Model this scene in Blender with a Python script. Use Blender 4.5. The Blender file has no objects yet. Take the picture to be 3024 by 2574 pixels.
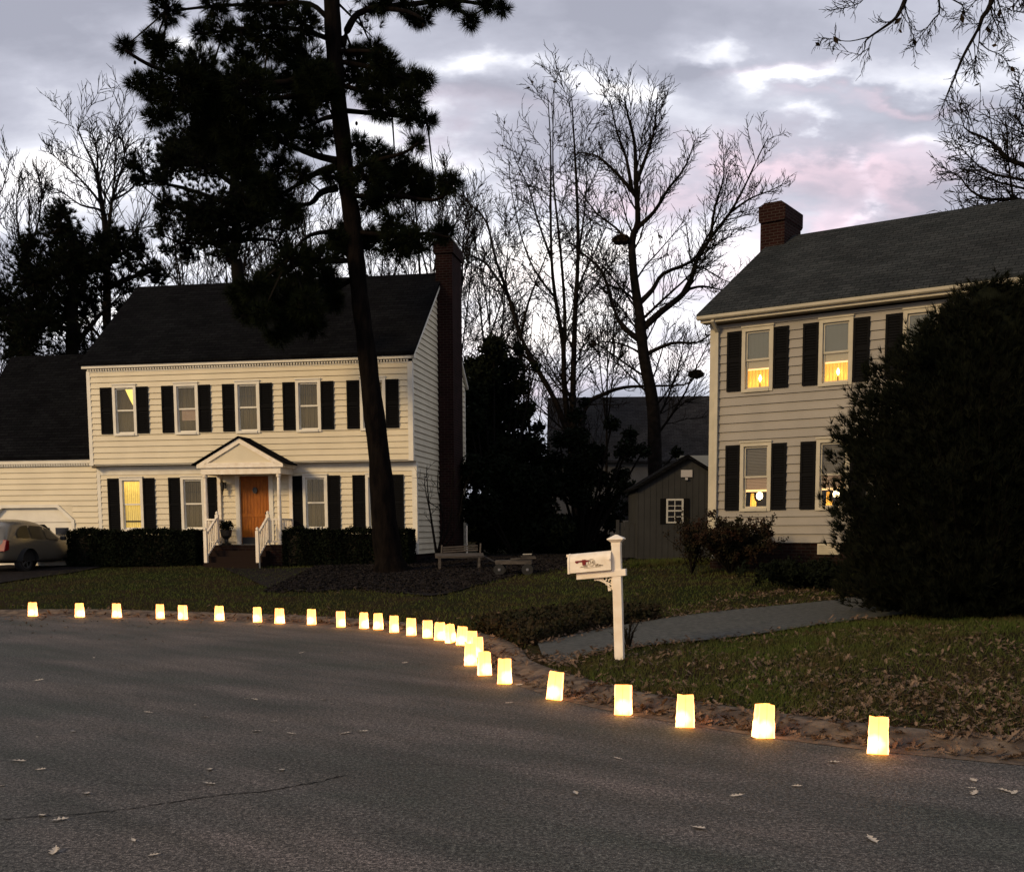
import bpy, math, random
import numpy as np
from mathutils import Vector, Matrix
random.seed(7); RNG = np.random.default_rng(11)
sc = bpy.context.scene
COL = sc.collection
R_ = math.radians
# ------------------------------------------------------------------ camera model
F_, PPY, PITCH, ROLL, CX, EYE = 3213.746, 1889.4484, -.1006, .0046, 1512., 1.6
_c, _s = math.cos(PITCH), math.sin(PITCH)
_r0, _u0, FW = np.array([1, 0, 0.]), np.array([0, -_s, _c]), np.array([0, _c, _s])
CR = _r0*math.cos(ROLL) - _u0*math.sin(ROLL)
CU = _u0*math.cos(ROLL) + _r0*math.sin(ROLL)
def ray(u, v): return CR*(u-CX) + CU*(PPY-v) + FW*F_
def atS(u, v, Y):                      # photo pixel + real distance -> world point
    d = ray(u, v); return d*(Y/d[1]) + np.array([0, 0, EYE])
Q = 1.45946
def at(x, y, Y): return atS(x*Q, y*Q, Y)
cam = bpy.data.cameras.new('camera'); cam.sensor_width = 36; cam.lens = 36*F_/3024
cam.shift_y = (PPY-1287)/3024; cam.clip_end = 2000; cam.clip_start = .05
co = bpy.data.objects.new('camera', cam); COL.objects.link(co)
M = Matrix.Identity(4)
for i in range(3):
    M[i][0] = CR[i]; M[i][1] = CU[i]; M[i][2] = -FW[i]
M[2][3] = EYE
co.matrix_world = M; sc.camera = co
# ------------------------------------------------------------------ helpers
class MB:
    def __init__(s): s.v = []; s.f = []
    def box(s, x0, x1, y0, y1, z0, z1):
        n = len(s.v)
        s.v += [(x0,y0,z0),(x1,y0,z0),(x1,y1,z0),(x0,y1,z0),(x0,y0,z1),(x1,y0,z1),(x1,y1,z1),(x0,y1,z1)]
        s.f += [(n,n+3,n+2,n+1),(n+4,n+5,n+6,n+7),(n,n+1,n+5,n+4),(n+1,n+2,n+6,n+5),(n+2,n+3,n+7,n+6),(n+3,n,n+4,n+7)]
        return s
    def poly(s, pts): n = len(s.v); s.v += [tuple(p) for p in pts]; s.f.append(tuple(range(n, n+len(pts)))); return s
    def prism(s, pts, a, b, axis='y'):   # pts 2D extruded along axis from a to b
        n = len(s.v); m = len(pts)
        for t in (a, b):
            for p, q in pts:
                s.v.append((p, t, q) if axis == 'y' else ((t, p, q) if axis == 'x' else (p, q, t)))
        s.f.append(tuple(range(n, n+m))); s.f.append(tuple(range(n+2*m-1, n+m-1, -1)))
        for i in range(m):
            j = (i+1) % m; s.f.append((n+i, n+m+i, n+m+j, n+j))
        return s
    def bar(s, a, b, w, h=None, up=(0,0,1)):
        h = h or w; a = Vector(a); b = Vector(b); d = (b-a).normalized(); u = Vector(up)
        if abs(d.dot(u)) > .98: u = Vector((0,1,0))
        x = d.cross(u).normalized(); z = x.cross(d)
        n = len(s.v)
        for p in (a, b):
            for i, j in ((-1,-1),(1,-1),(1,1),(-1,1)): s.v.append(tuple(p + x*i*w/2 + z*j*h/2))
        s.f += [(n,n+1,n+2,n+3),(n+7,n+6,n+5,n+4)] + [(n+i, n+4+i, n+4+(i+1)%4, n+(i+1)%4) for i in range(4)]
        return s
    def tube(s, pts, rs, k=8, caps=True):
        pts = [Vector(p) for p in pts]; n0 = len(s.v); m = len(pts)
        if not hasattr(rs, '__len__'): rs = [rs]*m
        for i, p in enumerate(pts):
            d = (pts[min(i+1, m-1)] - pts[max(i-1, 0)]).normalized()
            u = Vector((0,0,1)) if abs(d.z) < .9 else Vector((0,1,0))
            x = d.cross(u).normalized(); y = x.cross(d)
            for j in range(k):
                a = 2*math.pi*j/k; s.v.append(tuple(p + (x*math.cos(a) + y*math.sin(a))*rs[i]))
        for i in range(m-1):
            for j in range(k):
                s.f.append((n0+i*k+j, n0+i*k+(j+1)%k, n0+(i+1)*k+(j+1)%k, n0+(i+1)*k+j))
        if caps:
            s.f.append(tuple(n0+j for j in range(k-1, -1, -1))); s.f.append(tuple(n0+(m-1)*k+j for j in range(k)))
        return s
    def lathe(s, prof, k=16, c=(0,0,0)):
        n0 = len(s.v)
        for r, z in prof:
            for j in range(k):
                a = 2*math.pi*j/k; s.v.append((c[0]+r*math.cos(a), c[1]+r*math.sin(a), c[2]+z))
        for i in range(len(prof)-1):
            for j in range(k): s.f.append((n0+i*k+j, n0+i*k+(j+1)%k, n0+(i+1)*k+(j+1)%k, n0+(i+1)*k+j))
        s.f.append(tuple(n0+j for j in range(k-1,-1,-1))); s.f.append(tuple(n0+(len(prof)-1)*k+j for j in range(k)))
        return s
    def tris(s, V):                      # V: (n,3,3) array
        n = len(s.v); s.v += [tuple(p) for p in V.reshape(-1, 3)]
        s.f += [(n+3*i, n+3*i+1, n+3*i+2) for i in range(len(V))]; return s
    def build(s, name, m, parent=None, smooth=False, bevel=0, loc=None):
        me = bpy.data.meshes.new(name); me.from_pydata(s.v, [], s.f); me.update()
        if smooth:
            for p in me.polygons: p.use_smooth = True
        me.materials.append(m)
        return link(name, me, parent, bevel, loc)
def link(name, me, parent=None, bevel=0, loc=None):
    o = bpy.data.objects.new(name, me); COL.objects.link(o)
    if parent: o.parent = parent
    if loc is not None: o.location = loc
    if bevel:
        b = o.modifiers.new('bevel', 'BEVEL'); b.width = bevel; b.segments = 2; b.limit_method = 'ANGLE'
    return o
def bigmesh(name, V, nper, m, parent=None, smooth=False):   # V (N*nper,3); faces consecutive
    V = np.asarray(V, np.float32).reshape(-1, 3); N = len(V)//nper
    me = bpy.data.meshes.new(name)
    me.vertices.add(len(V)); me.vertices.foreach_set('co', V.ravel())
    me.loops.add(N*nper); me.loops.foreach_set('vertex_index', np.arange(N*nper, dtype=np.int32))
    me.polygons.add(N); me.polygons.foreach_set('loop_start', np.arange(0, N*nper, nper, dtype=np.int32))
    me.update(calc_edges=True); me.materials.append(m)
    return link(name, me, parent)
def tag(o, label=None, cat=None, group=None, kind=None):
    if label: o['label'] = label
    if cat: o['category'] = cat
    if group: o['group'] = group
    if kind: o['kind'] = kind
    return o
def empty(name, loc=(0,0,0), rz=0, label=None, cat=None, group=None):
    o = bpy.data.objects.new(name, None); COL.objects.link(o); o.location = loc; o.rotation_euler = (0,0,rz)
    return tag(o, label, cat, group)
# ------------------------------------------------------------------ materials
def mat(name, col, rough=.8, var=None, vscale=5., spec=.3, metal=0, bump=0, bscale=60., detail=4, emit=None, estr=0, stretch=(1,1,1), lo=.35, hi=.65):
    m = bpy.data.materials.new(name); m.use_nodes = True; nt = m.node_tree; b = nt.nodes['Principled BSDF']
    b.inputs['Roughness'].default_value = rough; b.inputs['Metallic'].default_value = metal
    b.inputs['Specular IOR Level'].default_value = spec; b.inputs['Base Color'].default_value = (*col, 1)
    if var or bump:
        tc = nt.nodes.new('ShaderNodeTexCoord'); mp = nt.nodes.new('ShaderNodeMapping'); mp.inputs['Scale'].default_value = stretch
        nt.links.new(tc.outputs['Object'], mp.inputs['Vector'])
    if var:
        n = nt.nodes.new('ShaderNodeTexNoise'); n.inputs['Scale'].default_value = vscale; n.inputs['Detail'].default_value = detail
        nt.links.new(mp.outputs[0], n.inputs['Vector'])
        r = nt.nodes.new('ShaderNodeValToRGB'); e = r.color_ramp.elements
        e[0].position = lo; e[1].position = hi; e[0].color = (*col, 1); e[1].color = (*var, 1)
        nt.links.new(n.outputs['Fac'], r.inputs['Fac']); nt.links.new(r.outputs['Color'], b.inputs['Base Color'])
    if bump:
        n2 = nt.nodes.new('ShaderNodeTexNoise'); n2.inputs['Scale'].default_value = bscale; n2.inputs['Detail'].default_value = 5
        nt.links.new(mp.outputs[0], n2.inputs['Vector'])
        bp = nt.nodes.new('ShaderNodeBump'); bp.inputs['Strength'].default_value = bump; bp.inputs['Distance'].default_value = .02
        nt.links.new(n2.outputs['Fac'], bp.inputs['Height']); nt.links.new(bp.outputs[0], b.inputs['Normal'])
    if emit:
        b.inputs['Emission Color'].default_value = (*emit, 1); b.inputs['Emission Strength'].default_value = estr
    return m
def brick_mat(name, c1, c2, mortar, sc_=1.):
    m = bpy.data.materials.new(name); m.use_nodes = True; nt = m.node_tree; b = nt.nodes['Principled BSDF']; N = nt.nodes.new; L = nt.links.new
    tc = N('ShaderNodeTexCoord'); sp = N('ShaderNodeSeparateXYZ'); ad = N('ShaderNodeMath'); cb = N('ShaderNodeCombineXYZ')
    L(tc.outputs['Object'], sp.inputs[0]); L(sp.outputs[0], ad.inputs[0]); L(sp.outputs[1], ad.inputs[1])
    L(ad.outputs[0], cb.inputs[0]); L(sp.outputs[2], cb.inputs[1])
    br = N('ShaderNodeTexBrick'); br.inputs['Scale'].default_value = sc_; br.inputs['Brick Width'].default_value = .215
    br.inputs['Row Height'].default_value = .075; br.inputs['Mortar Size'].default_value = .011; br.inputs['Mortar Smooth'].default_value = .1
    br.inputs['Color1'].default_value = (*c1,1); br.inputs['Color2'].default_value = (*c2,1); br.inputs['Mortar'].default_value = (*mortar,1); br.inputs['Bias'].default_value = -.1
    L(cb.outputs[0], br.inputs['Vector'])
    n = N('ShaderNodeTexNoise'); n.inputs['Scale'].default_value = 2.2; L(tc.outputs['Object'], n.inputs['Vector'])
    mx = N('ShaderNodeMix'); mx.data_type = 'RGBA'; mx.blend_type = 'MULTIPLY'; mx.inputs[0].default_value = .6
    L(br.outputs['Color'], mx.inputs[6]); L(n.outputs['Fac'], mx.inputs[7]); L(mx.outputs[2], b.inputs['Base Color'])
    bp = N('ShaderNodeBump'); bp.inputs['Strength'].default_value = .5; bp.inputs['Distance'].default_value = .01; bp.invert = True
    L(br.outputs['Fac'], bp.inputs['Height']); L(bp.outputs[0], b.inputs['Normal']); b.inputs['Roughness'].default_value = .9; b.inputs['Specular IOR Level'].default_value = .05
    return m
def shingle_mat(name, c1, c2):
    m = bpy.data.materials.new(name); m.use_nodes = True; nt = m.node_tree; b = nt.nodes['Principled BSDF']; N = nt.nodes.new; L = nt.links.new
    tc = N('ShaderNodeTexCoord'); sp = N('ShaderNodeSeparateXYZ'); cb = N('ShaderNodeCombineXYZ')
    L(tc.outputs['Object'], sp.inputs[0]); L(sp.outputs[0], cb.inputs[0]); L(sp.outputs[2], cb.inputs[1])
    br = N('ShaderNodeTexBrick'); br.inputs['Scale'].default_value = 1; br.inputs['Brick Width'].default_value = .3
    br.inputs['Row Height'].default_value = .09; br.inputs['Mortar Size'].default_value = .008; br.inputs['Bias'].default_value = 0
    br.inputs['Color1'].default_value = (*c1,1); br.inputs['Color2'].default_value = (*c2,1); br.inputs['Mortar'].default_value = (*[x*.35 for x in c1],1)
    L(cb.outputs[0], br.inputs['Vector'])
    n = N('ShaderNodeTexNoise'); n.inputs['Scale'].default_value = 40; n.inputs['Detail'].default_value = 6; L(tc.outputs['Object'], n.inputs['Vector'])
    n3 = N('ShaderNodeTexNoise'); n3.inputs['Scale'].default_value = .9; L(tc.outputs['Object'], n3.inputs['Vector'])
    mr = N('ShaderNodeMapRange'); mr.inputs['From Min'].default_value = .3; mr.inputs['From Max'].default_value = .7; mr.inputs['To Min'].default_value = .4; mr.inputs['To Max'].default_value = 1.5
    L(n.outputs['Fac'], mr.inputs['Value'])
    mr2 = N('ShaderNodeMapRange'); mr2.inputs['From Min'].default_value = .3; mr2.inputs['From Max'].default_value = .7; mr2.inputs['To Min'].default_value = .8; mr2.inputs['To Max'].default_value = 1.2
    L(n3.outputs['Fac'], mr2.inputs['Value'])
    mm = N('ShaderNodeMath'); mm.operation = 'MULTIPLY'; L(mr.outputs[0], mm.inputs[0]); L(mr2.outputs[0], mm.inputs[1])
    mx = N('ShaderNodeVectorMath'); mx.operation = 'SCALE'; L(br.outputs['Color'], mx.inputs[0]); L(mm.outputs[0], mx.inputs['Scale'])
    L(mx.outputs[0], b.inputs['Base Color']); b.inputs['Roughness'].default_value = 1; b.inputs['Specular IOR Level'].default_value = .02
    bp = N('ShaderNodeBump'); bp.inputs['Strength'].default_value = .5; bp.inputs['Distance'].default_value = .01; L(n.outputs['Fac'], bp.inputs['Height']); L(bp.outputs[0], b.inputs['Normal'])
    return m
def glass_mat(name='window_glass', fac=.022):
    m = bpy.data.materials.new(name); m.use_nodes = True; nt = m.node_tree; nt.nodes.clear(); N = nt.nodes.new; L = nt.links.new
    o = N('ShaderNodeOutputMaterial'); mx = N('ShaderNodeMixShader'); t = N('ShaderNodeBsdfTransparent'); g = N('ShaderNodeBsdfGlossy')
    t.inputs[0].default_value = (.85,.87,.85,1); g.inputs['Roughness'].default_value = .03; g.inputs[0].default_value = (.8,.8,.8,1)
    mx.inputs[0].default_value = fac; L(t.outputs[0], mx.inputs[1]); L(g.outputs[0], mx.inputs[2]); L(mx.outputs[0], o.inputs[0]); return m
def emit_mat(name, stops, axis=2, lo=0., hi=1., strength=1., wave=0., wscale=30., base=(.5,.4,.25)):
    """lit paper or curtain: emission colour along a local axis, with cloth folds"""
    m = bpy.data.materials.new(name); m.use_nodes = True; nt = m.node_tree; b = nt.nodes['Principled BSDF']; N = nt.nodes.new; L = nt.links.new
    tc = N('ShaderNodeTexCoord'); sp = N('ShaderNodeSeparateXYZ'); L(tc.outputs['Object'], sp.inputs[0])
    mr = N('ShaderNodeMapRange'); mr.inputs['From Min'].default_value = lo; mr.inputs['From Max'].default_value = hi
    nz = N('ShaderNodeTexNoise'); nz.inputs['Scale'].default_value = 9; L(tc.outputs['Object'], nz.inputs['Vector'])
    ad = N('ShaderNodeMath'); ad.operation = 'MULTIPLY_ADD'; ad.inputs[1].default_value = (hi-lo)*.35; L(nz.outputs['Fac'], ad.inputs[0]); L(sp.outputs[axis], ad.inputs[2])
    L(ad.outputs[0], mr.inputs['Value'])
    r = N('ShaderNodeValToRGB'); cr = r.color_ramp
    while len(cr.elements) < len(stops): cr.elements.new(.5)
    for e, (p, c) in zip(cr.elements, stops): e.position = p; e.color = (*c, 1)
    L(mr.outputs[0], r.inputs['Fac'])
    b.inputs['Base Color'].default_value = (*base, 1); b.inputs['Roughness'].default_value = .9
    out = r.outputs['Color']
    if wave:
        w = N('ShaderNodeTexWave'); w.inputs['Scale'].default_value = wscale; w.inputs['Distortion'].default_value = 2.5; w.bands_direction = 'X'
        L(tc.outputs['Object'], w.inputs['Vector'])
        m2 = N('ShaderNodeMapRange'); m2.inputs['To Min'].default_value = 1-wave; L(w.outputs['Fac'], m2.inputs['Value'])
        sm = N('ShaderNodeVectorMath'); sm.operation = 'SCALE'; L(out, sm.inputs[0]); L(m2.outputs[0], sm.inputs['Scale']); out = sm.outputs[0]
    L(out, b.inputs['Emission Color']); b.inputs['Emission Strength'].default_value = strength
    return m
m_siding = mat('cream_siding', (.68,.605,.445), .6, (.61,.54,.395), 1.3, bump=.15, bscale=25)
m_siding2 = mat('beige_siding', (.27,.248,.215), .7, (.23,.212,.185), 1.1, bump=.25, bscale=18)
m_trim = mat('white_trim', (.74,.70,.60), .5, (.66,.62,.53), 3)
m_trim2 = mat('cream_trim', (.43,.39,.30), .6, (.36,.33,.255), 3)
m_shutter = mat('black_shutter', (.004,.004,.0045), .8, spec=.08)
m_roof = shingle_mat('black_shingles', (.0045,.0045,.0055), (.0075,.008,.009))
m_roof2 = shingle_mat('grey_shingles', (.022,.025,.026), (.034,.037,.038))
m_roof3 = shingle_mat('far_grey_shingles', (.022,.022,.024), (.034,.034,.036))
m_brick = brick_mat('red_brick', (.017,.006,.005), (.028,.009,.008), (.042,.031,.027))
m_brickd = brick_mat('dark_red_brick', (.014,.007,.006), (.024,.010,.008), (.026,.021,.019))
m_glass = glass_mat()
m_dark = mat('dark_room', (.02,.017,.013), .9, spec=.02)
m_black = mat('black_metal', (.012,.012,.012), .4, spec=.5)
m_door = mat('orange_wood_door', (.36,.110,.007), .5, (.24,.065,.004), 4, spec=.2, stretch=(6,6,1))
m_bark = mat('pine_bark', (.008,.006,.005), .95, (.003,.0025,.0025), 3., bump=.9, bscale=14, stretch=(3,3,.7), spec=.02)
m_bark2 = mat('grey_bark', (.011,.009,.008), .95, (.005,.0045,.004), 6, bump=.5, bscale=20, spec=.02)
m_bark3 = mat('twig_bark', (.008,.007,.006), .95, spec=.02)
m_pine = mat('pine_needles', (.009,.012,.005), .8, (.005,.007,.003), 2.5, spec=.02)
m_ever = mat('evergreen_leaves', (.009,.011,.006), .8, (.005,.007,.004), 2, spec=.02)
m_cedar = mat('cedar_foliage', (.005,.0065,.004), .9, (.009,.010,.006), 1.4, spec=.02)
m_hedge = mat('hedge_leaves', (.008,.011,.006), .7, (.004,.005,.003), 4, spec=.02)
m_shrub = mat('shrub_leaves', (.014,.016,.009), .7, (.024,.012,.008), 2.2, spec=.02)
m_nest = mat('dead_leaf_nest', (.025,.018,.012), .9, spec=.02)
m_leaf = mat('dead_oak_leaves', (.17,.115,.075), .8, (.05,.032,.021), 7, spec=.2)
m_leafp = mat('pale_dead_leaves', (.46,.41,.35), .8, (.34,.29,.23), 9, spec=.2)
m_grassb = mat('grass_blades', (.048,.066,.016), .85, (.050,.042,.018), 1.6, spec=.02)
m_ivy = mat('ivy_and_twigs', (.030,.022,.014), .85, (.016,.018,.009), 5, spec=.02)
m_white = mat('white_vinyl', (.84,.77,.65), .45, (.68,.58,.44), 7, spec=.5, lo=.3, hi=.75)
m_wood = mat('weathered_wood', (.08,.068,.058), .85, (.035,.03,.026), 5, stretch=(1,6,6))
m_shed = mat('grey_shed_siding', (.038,.039,.040), .85, (.031,.032,.033), 2, spec=.02)
m_conc = mat('gutter_concrete', (.135,.100,.070), .9, (.055,.040,.029), 7., bump=.6, bscale=50, detail=12, lo=.38, hi=.6)
m_step = mat('dark_brick_step', (.018,.012,.010), .9, spec=.02)
# street
def street_mat():
    m = bpy.data.materials.new('asphalt'); m.use_nodes = True; nt = m.node_tree; b = nt.nodes['Principled BSDF']; N = nt.nodes.new; L = nt.links.new
    tc = N('ShaderNodeTexCoord')
    def noise(scale, st=(1,1,1), rot=0, detail=4):
        m0 = N('ShaderNodeMapping'); m0.inputs['Rotation'].default_value = (0,0,rot); L(tc.outputs['Object'], m0.inputs[0]); mp = N('ShaderNodeMapping'); mp.inputs['Scale'].default_value = st; L(m0.outputs[0], mp.inputs[0])
        n = N('ShaderNodeTexNoise'); n.inputs['Scale'].default_value = scale; n.inputs['Detail'].default_value = detail; L(mp.outputs[0], n.inputs['Vector']); return n.outputs['Fac']
    def ramp(f, stops):
        r = N('ShaderNodeValToRGB')
        while len(r.color_ramp.elements) < len(stops): r.color_ramp.elements.new(.5)
        for e, (p, c) in zip(r.color_ramp.elements, stops): e.position = p; e.color = (*c, 1)
        L(f, r.inputs[0]); return r.outputs[0]
    def mul(a, c, fac=1):
        x = N('ShaderNodeMix'); x.data_type = 'RGBA'; x.blend_type = 'MULTIPLY'; x.inputs[0].default_value = fac; L(a, x.inputs[6]); L(c, x.inputs[7]); return x.outputs[2]
    base = ramp(noise(.42, (1,2.2,1), .55, 8), [(.34,(.031,.035,.032)),(.48,(.041,.041,.040)),(.62,(.062,.056,.054))])
    streak = ramp(noise(.9, (.5,3.2,1), .75, 8), [(.36,(.80,.82,.79)),(.64,(1.22,1.18,1.18))])
    grain = ramp(noise(130, detail=2), [(.32,(.15,.15,.15)),(.5,(1,1,1)),(.66,(2.9,2.8,2.6))])
    mid = ramp(noise(22, detail=6), [(.35,(.65,.65,.65)),(.65,(1.4,1.4,1.38))])
    g2_ = ramp(noise(48, detail=3), [(.36,(.35,.35,.35)),(.5,(1,1,1)),(.63,(2.1,2.05,2.0))])
    c = mul(mul(mul(mul(base, streak), grain, .85), mid, .9), g2_, .9)
    # cracks
    mp = N('ShaderNodeMapping'); L(tc.outputs['Object'], mp.inputs[0]); nz = N('ShaderNodeTexNoise'); nz.inputs['Scale'].default_value = 1.3; nz.inputs['Detail'].default_value = 6; L(mp.outputs[0], nz.inputs['Vector'])
    mxv = N('ShaderNodeVectorMath'); mxv.operation = 'MULTIPLY_ADD'; mxv.inputs[1].default_value = (.9,.9,0); L(nz.outputs['Color'], mxv.inputs[0]); L(mp.outputs[0], mxv.inputs[2])
    vo = N('ShaderNodeTexVoronoi'); vo.feature = 'DISTANCE_TO_EDGE'; vo.inputs['Scale'].default_value = .22; L(mxv.outputs[0], vo.inputs['Vector'])
    c = mul(c, ramp(vo.outputs['Distance'], [(.0,(.5,.5,.5)),(.004,(1,1,1))]), .6)
    L(c, b.inputs['Base Color']); b.inputs['Roughness'].default_value = .85; b.inputs['Specular IOR Level'].default_value = .25
    bp = N('ShaderNodeBump'); bp.inputs['Strength'].default_value = .6; bp.inputs['Distance'].default_value = .006; L(noise(130, detail=3), bp.inputs['Height']); L(bp.outputs[0], b.inputs['Normal'])
    return m
def lawn_mat():
    m = bpy.data.materials.new('lawn_soil'); m.use_nodes = True; nt = m.node_tree; b = nt.nodes['Principled BSDF']; N = nt.nodes.new; L = nt.links.new
    tc = N('ShaderNodeTexCoord')
    def noise(scale, detail=6):
        n = N('ShaderNodeTexNoise'); n.inputs['Scale'].default_value = scale; n.inputs['Detail'].default_value = detail; L(tc.outputs['Object'], n.inputs['Vector']); return n.outputs['Fac']
    r = N('ShaderNodeValToRGB'); e = r.color_ramp.elements; e[0].position = .4; e[0].color = (.020,.024,.009,1); e[1].position = .62; e[1].color = (.032,.022,.013,1); L(noise(.5), r.inputs[0])
    r2 = N('ShaderNodeValToRGB'); e = r2.color_ramp.elements; e[0].position = .35; e[0].color = (.3,.3,.3,1); e[1].position = .7; e[1].color = (1.7,1.7,1.6,1); L(noise(26, 8), r2.inputs[0])
    x = N('ShaderNodeMix'); x.data_type = 'RGBA'; x.blend_type = 'MULTIPLY'; x.inputs[0].default_value = 1; L(r.outputs[0], x.inputs[6]); L(r2.outputs[0], x.inputs[7])
    L(x.outputs[2], b.inputs['Base Color']); b.inputs['Roughness'].default_value = 1; b.inputs['Specular IOR Level'].default_value = .02
    bp = N('ShaderNodeBump'); bp.inputs['Strength'].default_value = 1; bp.inputs['Distance'].default_value = .05; L(noise(26, 8), bp.inputs['Height']); L(bp.outputs[0], b.inputs['Normal'])
    return m
m_street = street_mat(); m_lawn = lawn_mat()
m_drive = mat('driveway_asphalt', (.034,.037,.033), .9, (.076,.077,.070), 14, bump=.5, bscale=90, detail=9)
m_mulch = mat('mulch_soil', (.010,.009,.009), .95, (.024,.021,.021), 9, bump=.9, bscale=35, detail=9, spec=.02)
# ------------------------------------------------------------------ ground
BAGS = [(65,1246),(160,1248),(235,1249),(323,1251),(369,1253),(443,1255),(520,1258),(565,1261),(630,1263),(689,1268),(736,1271),(765,1273),(797,1279),(832,1285),(865,1290),(890,1295),(912,1299),(933,1305),(955,1316),(965,1330),(952,1346),(980,1366),(1021,1383),(1122,1415),(1262,1446),(1388,1471),(1546,1493),(1780,1525)]
CP = [(-34,-30),(-30,-12),(-27,0),(-23.5,10),(-18.5,17),(-14,20),(-9.23,21.05),(-7.45,20.55),(-6.04,20.0),(-4.53,19.35),(-3.46,18.75),(-2.44,17.95),(-1.55,16.8),(-.88,15.7),(-.5,14.4),(-.40,13.0),(-.22,12.0),(.45,10.28),(1.0,9.4),(1.94,8.33),(2.66,7.76),(3.6,7.2),(6,6.2),(11,5),(20,4),(40,3),(90,2)]
def catmull(P, n=6):
    P = [np.array(p, float) for p in P]; out = []
    for i in range(len(P)-1):
        a, b, c, d = P[max(i-1,0)], P[i], P[i+1], P[min(i+2, len(P)-1)]
        for k in range(n):
            t = k/n; out.append(.5*((2*b)+(-a+c)*t+(2*a-5*b+4*c-d)*t*t+(-a+3*b-3*c+d)*t**3))
    out.append(P[-1]); return np.array(out)
CURB = catmull(CP, 6)
for _ in range(12): CURB[1:-1] = (CURB[:-2]+2*CURB[1:-1]+CURB[2:])/4
def curbdist(X, Y):
    X = np.asarray(X, float); Y = np.asarray(Y, float); sh = X.shape; P = np.stack([X.ravel(), Y.ravel()], 1)
    best = np.full(len(P), 1e9); 
    for a, b in zip(CURB[:-1], CURB[1:]):
        ab = b-a; t = np.clip(((P-a)@ab)/(ab@ab), 0, 1); dd = np.hypot(*(P-(a+t[:,None]*ab)).T); best = np.minimum(best, dd)
    poly = np.vstack([CURB, [(90,-80),(-34,-80)]]); ins = np.zeros(len(P), bool); j = len(poly)-1
    for i in range(len(poly)):
        xi, yi = poly[i]; xj, yj = poly[j]
        cnd = ((yi > P[:,1]) != (yj > P[:,1])) & (P[:,0] < (xj-xi)*(P[:,1]-yi)/((yj-yi) + 1e-12) + xi); ins ^= cnd; j = i
    return np.where(ins, -best, best).reshape(sh)
def terr(X, Y, d=None):
    X = np.asarray(X, float); Y = np.asarray(Y, float)
    if d is None: d = curbdist(X, Y)
    t = np.clip(d-.56, 0, None); sl = .055 - .014*np.clip((-X-9)/5, 0, 1)
    z = .088 + sl*np.minimum(t, 12) + .02*np.sin(X*1.3+.7)*np.sin(Y*1.1)*np.clip(t/2, 0, 1) + .004*np.clip(t-12, 0, 60)
    return np.where(d > .52, z, -.09)
def G(x, y, z0=.3):                       # photo pixel -> point on the terrain
    d = ray(x*Q, y*Q); t = np.linspace(2., 60., 1200)/d[1]; P = d[None]*t[:,None]+np.array([0, 0, EYE])
    z = np.maximum(terr(P[:,0], P[:,1]), 0); k = int(np.argmax(P[:,2] < z)); p = P[k] if P[k,2] < z[k] else P[-1]
    return np.array([p[0], p[1], z[k]])
def axis(fine0, fine1, step, far0, far1):
    a = list(np.arange(fine0, fine1, step)); s = step; v = fine1
    while v < far1: a.append(v); s *= 1.15; v += s
    a.append(far1); s = step; v = fine0-step; L = []
    while v > far0: L.append(v); s *= 1.15; v -= s
    L.append(far0); return np.array(L[::-1]+a)
xs = axis(-14, 9, .2, -260, 260); ys = axis(5, 24, .2, -90, 420)
GX, GY = np.meshgrid(xs, ys); GZ = terr(GX, GY)
nx, ny = len(xs), len(ys)
V = np.stack([GX.ravel(), GY.ravel(), GZ.ravel()], 1); idx = np.arange(nx*ny).reshape(ny, nx)
Fq = np.stack([idx[:-1,:-1], idx[:-1,1:], idx[1:,1:], idx[1:,:-1]], -1).reshape(-1, 4)
me = bpy.data.meshes.new('lawn'); me.from_pydata(V.tolist(), [], Fq.tolist()); me.materials.append(m_lawn)
for p in me.polygons: p.use_smooth = True
tag(link('lawn', me), kind='structure')
b = MB(); b.poly([(-200,-90,0),(200,-90,0),(200,30,0),(-200,30,0)]); tag(b.build('street', m_street), kind='structure')
cr_ = MB(); rc = random.Random(4)
for L in ([(-40,1664),(60,1657),(140,1650),(240,1640),(330,1630),(440,1612),(560,1598),(700,1570)], [(930,1373),(1040,1368),(1150,1372),(1260,1380)]):
    pp = [G(x, y) for x, y in L]; pp = catmull([p[:2] for p in pp], 12); off_ = np.array([rc.gauss(0, .008) for _ in pp]); ww = [.006*rc.uniform(.4, 1.3) for _ in pp]
    for i in range(len(pp)-1):
        t_ = pp[i+1]-pp[i]; n_c = np.array([-t_[1], t_[0]])/max(np.hypot(*t_), 1e-6); a, b_ = pp[i]+n_c*off_[i], pp[i+1]+n_c*off_[i+1]
        cr_.poly([(*(a-n_c*ww[i]), .0042), (*(b_-n_c*ww[i+1]), .0042), (*(b_+n_c*ww[i+1]), .0042), (*(a+n_c*ww[i]), .0042)])
tag(cr_.build('road_crack', mat('dark_crack', (.012,.012,.012), 1, spec=.02)), kind='structure')  # thin dark strips laid on the asphalt as cracks
def offset_strip(prof, name, m, C=CURB):
    T = np.gradient(C, axis=0); T /= np.linalg.norm(T, axis=1)[:,None]; Nn = np.stack([-T[:,1], T[:,0]], 1)
    b = MB(); k = len(prof)
    for c, n in zip(C, Nn):
        for d, z in prof: b.v.append((c[0]+n[0]*d, c[1]+n[1]*d, z))
    for i in range(len(C)-1):
        for j in range(k-1): b.f.append((i*k+j, (i+1)*k+j, (i+1)*k+j+1, i*k+j+1))
    return b.build(name, m, smooth=True)
tag(offset_strip([(-.04,.004),(.0,.008),(.2,.012),(.26,.025),(.35,.062),(.43,.082),(.55,.092),(.64,.03)], 'kerb', m_conc), kind='structure')
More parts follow.
